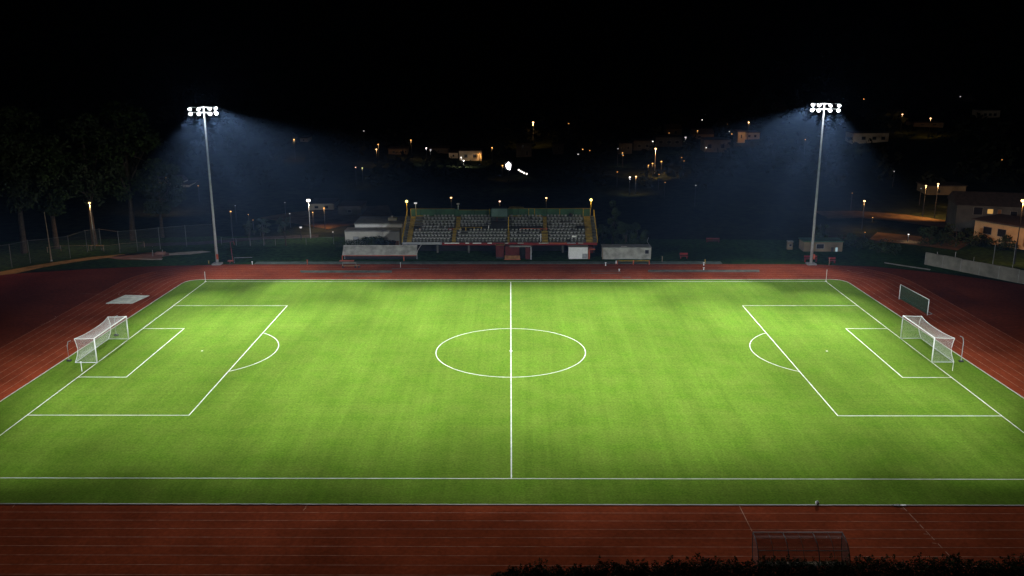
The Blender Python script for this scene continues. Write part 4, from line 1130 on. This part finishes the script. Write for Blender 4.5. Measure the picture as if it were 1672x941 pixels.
LAMPS = [
 (146, 331.5, 'o_hot', .28, 8.6, 900, OR, 'leaning grey lamp post with an orange lamp at the bend of the dirt path'),
 (503.5, 327.5, 'w_glow', .52, 7.5, 900, (1, .72, .5), 'bright white lamp on a pale post beside the dull red road'),
 (376.5, 345.5, 'o_glow', .20, 6.0, 60, OR, 'small orange lamp just right of the left-hand floodlight pole'),
 (271, 291, 'o_glow', .24, 8.0, 260, OR, 'lone orange lamp over the lit houses behind the dark trees'),
 (529, 340, 'o_glow', .22, 4.5, 650, OR, 'wide orange lamp over the dull red road beyond the bright white lamp'),
 (510.5, 347, 'o_glow', .17, 3.5, 220, OR, 'smaller orange lamp below the bright white lamp post'),
 (480, 228, 'o_glow', .30, 6.0, 200, OR, 'lone orange lamp on the dark hillside right of the left-hand beam'),
 (617.5, 236, 'o_glow', .24, 6.0, 80, OR, 'upper one of the paired orange lamps on the hillside'),
 (614.5, 244, 'o_hot', .26, 5.0, 120, OR, 'lower one of the paired orange lamps on the hillside'),
 (671, 229, 'o_glow', .26, 6.0, 150, OR, 'orange lamp with a wide glow above the long dull orange wall'),
 (696, 242, 'w_glow', .26, 5.0, 60, WH, 'first of two white lamps above the left-hand half of the stand'),
 (703, 245, 'w_dim', .32, 5.0, 30, WH, 'second, paler of two white lamps above the left-hand half of the stand'),
 (580.5, 273.5, 'r_glow', .17, 5.0, 0, OR, 'small pinkish lamp beside a greenish one on the dark slope'),
 (591.5, 274.5, 'g_glow', .22, 5.0, 30, YE, 'greenish lamp shining into a tree on the dark slope'),
 (594, 214, 'w_dim', .26, 5.0, 0, WH, 'single tiny white light high above the greenish lamp'),
 (870.5, 200, 'o_hot', .42, 8.0, 200, OR, 'bright orange lamp standing alone high above the stand'),
 (803.5, 241.5, 'o_glow', .28, 5.0, 40, OR, 'double orange lamp above the pale lit house'),
 (736.5, 323, 'o_hot', .24, 7.0, 60, OR, 'warm lamp over the stand roofline, midway from clubhouse to teal board'),
 (816, 329, 'r_glow', .24, 6.5, 60, OR, 'reddish lamp just above the teal board of the stand'),
 (892, 323.5, 'o_hot', .24, 7.0, 60, OR, 'warm lamp over the roofline of the stand, next to its last yellow corner lamp'),
 (928.5, 202, 'o_dim', .3, 5.0, 0, OR, 'tiny dim lamp right of the bright lone lamp above the stand'),
 (951.5, 244, 'o_glow', .19, 5.0, 0, OR, 'tiny orange light on the slope above the yellow corner lamp of the stand'),
 (944, 252, 'w_dim', .28, 5.0, 0, WH, 'faint white light below a tiny orange one on the slope'),
 (963, 246, 'o_dim', .24, 4.0, 0, OR, 'faint orange light at the end of the dark slope above the stand'),
 (1070.5, 243, 'o_hot', .36, 7.5, 320, OR, 'bright orange lamp on a glowing pole in front of the terraced row'),
 (1066, 231, 'w_glow', .20, 5.0, 30, WH, 'small white lamp just above the bright pole lamp of the terraced row'),
 (1058.5, 270, 'o_glow', .25, 4.0, 60, OR, 'lower one of two orange lamps at the foot of the glowing pole'),
 (1065.5, 267, 'o_glow', .25, 4.0, 40, OR, 'upper one of two orange lamps at the foot of the glowing pole'),
 (1080, 264, 'o_glow', .27, 4.5, 160, OR, 'orange lamp at the start of the lit hillside wall'),
 (1028.5, 289.5, 'w_glow', .27, 4.5, 60, WH, 'white one of two bright lamps low on the slope, with a green glow'),
 (1038.5, 288.5, 'o_hot', .27, 4.5, 80, OR, 'orange one of two bright lamps low on the slope'),
 (1016.5, 250, 'o_glow', .20, 4.0, 30, WH, 'small warm lamp at the end wall of the terraced row'),
 (1017.5, 254, 'o_dim', .26, 3.5, 0, OR, 'dim orange light under the small warm lamp of the terraced row'),
 (1009, 243, 'w_dim', .20, 5.0, 0, WH, 'pale light on the corner of the terraced row'),
 (1008, 281, 'o_dim', .22, 4.0, 0, OR, 'faint orange light left of the two bright lamps low on the slope'),
 (1119.5, 224.5, 'w_dim', .40, 5.0, 40, WH, 'greyish white light over the gap in the terraced row'),
 (1139, 214, 'o_glow', .21, 5.0, 30, OR, 'small orange light between the gabled house and the yellowish house'),
 (1092.5, 217.5, 'o_dim', .22, 5.0, 0, OR, 'dim orange light at the wall of the gabled house'),
 (1146.5, 196, 'w_glow', .19, 5.0, 0, WH, 'tiny white light alone above the terraced row'),
 (1153, 241.5, 'w_glow', .19, 3.5, 30, OR, 'bright porch lamp of the dim brown house'),
 (1187.5, 204, 'o_glow', .22, 5.0, 0, OR, 'topmost of a string of small lamps left of the orange terrace'),
 (1191, 215, 'w_dim', .24, 5.0, 0, WH, 'middle white one of a string of small lamps left of the orange terrace'),
 (1195, 219, 'o_glow', .19, 4.5, 0, OR, 'lower one of a string of small lamps left of the orange terrace'),
 (1222.5, 200, 'o_hot', .34, 7.5, 260, OR, 'bright orange street lamp above the lit terrace house'),
 (1136, 303, 'w_dim', .20, 5.0, 0, OR, 'tiny pale light alone in the dark slope under the terraced row'),
 (1113, 257.5, 'o_dim', .24, 4.0, 0, OR, 'dim orange light at the top of the lit hillside wall'),
 (1117, 263, 'o_dim', .20, 4.0, 0, OR, 'dim orange light just under the top of the lit hillside wall'),
 (1076, 285, 'o_dim', .20, 4.0, 0, YE, 'upper of two faint lights trailing down the slope past the bright lamps'),
 (1086, 298, 'o_dim', .18, 4.0, 0, OR, 'lower of two faint lights trailing down the slope past the bright lamps'),
 (1410.5, 162, 'o_glow', .26, 6.0, 0, OR, 'small orange lamp on the skyline just past the right-hand mast lamps'),
 (1473.5, 187, 'o_hot', .32, 6.0, 90, OR, 'first of two orange lamps on the upper road'),
 (1519.5, 193.5, 'o_hot', .34, 6.0, 200, OR, 'second of two orange lamps on the upper road'),
 (1315, 228, 'o_glow', .17, 6.0, 30, OR, 'small orange lamp on a lit post just left of the right-hand mast'),
 (1512, 303.5, 'o_hot', .24, 7.0, 500, OR, 'shorter of two orange lamp posts over the parking road'),
 (1532, 300.5, 'o_hot', .26, 7.5, 700, OR, 'taller of two orange lamp posts over the parking road'),
 (1411.5, 328.5, 'o_hot', .30, 6.0, 900, OR, 'bright orange lamp post standing alone on the parking road'),
 (1552.5, 318.5, 'o_glow', .17, 3.0, 60, OR, 'small lamp at the end of the long dim shed'),
 (1425, 355.5, 'o_glow', .12, 1.0, 20, OR, 'low orange bollard lamp on the parking road'),
 (1483.5, 383, 'w_glow', .15, 1.5, 60, WH, 'low white lamp at the edge of the parking lot'),
 (1412.5, 379.5, 'o_dim', .14, 1.5, 0, OR, 'faint orange light by the dark bushes below the parking road'),
 (1568, 158, 'w_dim', .30, 5.0, 0, WH, 'highest white light on the far slope'),
 (1460, 280, 'w_dim', .16, 4.0, 0, YE, 'tiny pale light on the dark slope above the lone orange lamp post'),
 (1636, 261, 'o_dim', .22, 4.0, 0, OR, 'tiny orange light on the dark slope above the upper house'),
 (1391.5, 315.5, 'o_dim', .16, 4.0, 0, OR, 'tiny dim light left of the lone orange lamp post'),
 (1504, 308, 'w_dim', .12, 4.0, 0, YE, 'tiny pale light beside the shorter parking road lamp'),
 (405.5, 350.5, 'o_glow', .12, 3.0, 0, OR, 'tiny orange light on the lower road past the small orange lamp'),
 (413, 359.5, 'o_dim', .14, 3.0, 0, OR, 'dim orange light under the tiny one on the lower road'),
 (424.5, 369.5, 'w_dim', .14, 2.0, 0, OR, 'pale light low by the young trees'),
 (473, 349, 'w_dim', .16, 3.0, 0, OR, 'pale pinkish light left of the bright white lamp post'),
 (465, 331, 'w_dim', .12, 3.0, 0, WH, 'faintest pale light upslope from the bright white lamp post'),
 (384, 336, 'w_dim', .12, 4.0, 0, WH, 'pin-sized white light above the small orange lamp by the mast'),
 (323.5, 303.5, 'o_dim', .22, 4.0, 0, OR, 'dim light at the far end of the orange lit houses, just left of the mast'),
 (491, 371.5, 'w_dim', .30, 2.5, 0, WH, 'short white light column below the dull red road'),
]
for L_ in LAMPS: lamp(*L_, lit=L_[0] in (146, 503.5, 870.5, 1070.5))
lamp(1671, 328, 'o_hot', .5, 8, 2600, (1, .42, .10), 'large orange lamp at the picture edge over the lit house', Y=46, tilt=(4, 6))
# the searing white light low on the slope with its lit wall edge
p = on_ground(830, 271, 6.0)
t = thing('security_floodlight', 'searing white security light glaring out of the dark slope above the stand', 'floodlight', (p.x, p.y, hgt(p.x, p.y)))
MB().tube([(p.x, p.y+.3, hgt(p.x, p.y)-.2), (p.x, p.y+.3, p.z+.3)], .1, .08, 6).build('pole', M['dark'], t)
MB().box(p.x-.9, p.x+.9, p.y+.35, p.y+.7, p.z-.8, p.z+.9).build('housing', M['dark'], t)
gl = MB()
for (dx, dz, r) in ((0, 0, .55), (.30, .25, .40), (-.30, .18, .38), (.10, .55, .28), (.22, -.45, .36), (-.12, -.62, .26), (.42, -.15, .25), (-.42, -.2, .2), (.05, .85, .16), (.3, -.85, .2)):
    gl.ball((p.x+dx, p.y-.1*abs(dx), p.z+dz), r, 10, 6)
gl.build('lamp_glass', M['w_hot'], t)  # scattered glowing balls shaped as a burst of light through foliage
rb = thing('light_string', 'short string of white lights trailing down the slope beside the searing white light', 'light string', on_ground(848, 278, 1.5))
pts = [on_ground(x, y, 1.5) for x, y in ((847, 277.5), (850, 279.5), (853, 281), (856, 282.5), (860, 284), (863, 284.5))]
MB().tube(pts, .05, n=4).build('cable', M['dark'], rb)
for q in pts[:-1]: MB().ball((q.x, q.y-.2, q.z), .22, 8, 5).build('bulb', M['w_glow'], rb)
p = on_ground(820, 270, 3)
lamp(820.5, 270.5, 'o_glow', .24, 4.0, 30, OR, 'small warm lamp close beside the searing white light')
lamp(753, 257, 'w_glow', .22, 3.0, 160, WH, 'white lamp at the corner of the pale lit house above the stand')
lamp(757, 262.5, 'w_glow', .30, 2.0, 160, (1, .85, .7), 'white ground lamp before the pale lit house, under its white corner lamp')
lamp(783, 251, 'o_glow', .14, 2.5, 60, OR, 'tiny warm lamp on the far corner of the pale lit house')
lamp(1395, 232, 'w_dim', .10, 3.0, 150, WH, 'faint yard light before the pale house past the right-hand mast')
lamp(-90, 338, 'o_hot', .28, 8.2, 1500, OR, 'orange lamp post further along the dirt path, beyond the bare slanting pole', True, 'street lamps', 42)
lamp(543.5, 379, 'w_dim', .16, 1.5, 0, WH, 'white bollard light at the edge of the grass beside the clubhouse')

# woodland that covers the hillside: one mass, with clearings in front of the houses and lamps
def to_px(p):
    d = Vector(p)-CAM; z = d.dot(FW)
    return W0/2+F*d.dot(RT)/z, H0/2-F*d.dot(UP)/z
CLEAR = [(h_[0], h_[1], h_[2], h_[3], on_ground((h_[0]+h_[2])/2, h_[3]).y) for h_ in HOUSES]
for l_ in LAMPS:
    if l_[1] < 320: CLEAR.append((l_[0]-2, l_[1]-2, l_[0]+2, l_[1]+(14 if l_[2] == 'o_hot' else 3), on_ground(l_[0], l_[1], l_[4]).y+6))
CLEAR += [(822, 262, 866, 290, 420), (745, 250, 790, 268, 420)]
wd = MB(); rr = random.Random(11)
for k in range(1700):
    Y = rr.uniform(125, 620); X = rr.uniform(-1, 1)*(60+Y*.75)
    r = rr.uniform(2.0, 4.0); pz = hgt(X, Y); c = (X, Y, pz+r*.85)
    qx, qy = to_px(c); m = r*1.25*F/(Y+105)
    if any(x0-m*.45 < qx < x1+m*.45 and y0-m < qy < y1-(y1-y0)*.15+m*.2 and Y < yy+5 for x0, y0, x1, y1, yy in CLEAR): continue
    leaves_in(wd, c, r, r, r*.95, 34, r*.32, rr)
tag(wd.build('hillside_woodland', M['leafwood']), 'dark mass of woodland covering the far hillside', 'woodland', kind='stuff')

# ---------------------------------------------------------------- air
hz = MB().box(-720, 720, -185, 930, -1.0, 150)
m = bpy.data.materials.new('night air'); m.use_nodes = True
nt = m.node_tree; nt.nodes.clear()
o = nt.nodes.new('ShaderNodeOutputMaterial'); v = nt.nodes.new('ShaderNodeVolumePrincipled')
v.inputs['Color'].default_value = (0.32, 0.54, 1.0, 1); v.inputs['Density'].default_value = 1.7e-4
v.inputs['Anisotropy'].default_value = 0.55
nt.links.new(v.outputs[0], o.inputs['Volume'])
hobj = hz.build('haze', m); tag(hobj, 'thin night air lit by the floodlight beams', 'haze', kind='stuff')

# ---------------------------------------------------------------- sky, moonlight
w = bpy.data.worlds.new('World'); sc.world = w; w.use_nodes = True
nt = w.node_tree; bg = nt.nodes['Background']
sky = nt.nodes.new('ShaderNodeTexSky'); sky.sky_type = 'NISHITA'; sky.sun_disc = False
sky.sun_elevation = R(35); sky.sun_rotation = R(200)
nt.links.new(sky.outputs[0], bg.inputs['Color']); bg.inputs['Strength'].default_value = 0.00005
sd = bpy.data.lights.new('moonlight', 'SUN'); sd.energy = 0.002; sd.angle = R(.5); sd.color = (.8, .88, 1)
so = bpy.data.objects.new('moonlight', sd); COL.objects.link(so)
so.rotation_euler = (R(55), 0, R(20))

# ---------------------------------------------------------------- camera, render
cd = bpy.data.cameras.new('camera'); co = bpy.data.objects.new('camera', cd); COL.objects.link(co)
cd.sensor_fit = 'HORIZONTAL'; cd.sensor_width = 36; cd.lens = 36*F/W0
cd.clip_start = .5; cd.clip_end = 5000
mw = Matrix.Identity(4)
for i in range(3):
    mw[i][0] = RT[i]; mw[i][1] = UP[i]; mw[i][2] = -FW[i]; mw[i][3] = CAM[i]
co.matrix_world = mw
sc.camera = co
vs = sc.view_settings
sc.display_settings.display_device = 'sRGB'
vs.view_transform = 'Standard'; vs.look = 'None'; vs.exposure = 0; vs.gamma = 1; vs.use_curve_mapping = False
sc.render.engine = 'CYCLES'
cy = sc.cycles
cy.use_denoising = True; cy.use_light_tree = True
cy.max_bounces = 5; cy.diffuse_bounces = 3; cy.glossy_bounces = 2; cy.transmission_bounces = 3
cy.volume_bounces = 0; cy.transparent_max_bounces = 8
cy.sample_clamp_indirect = 4.0
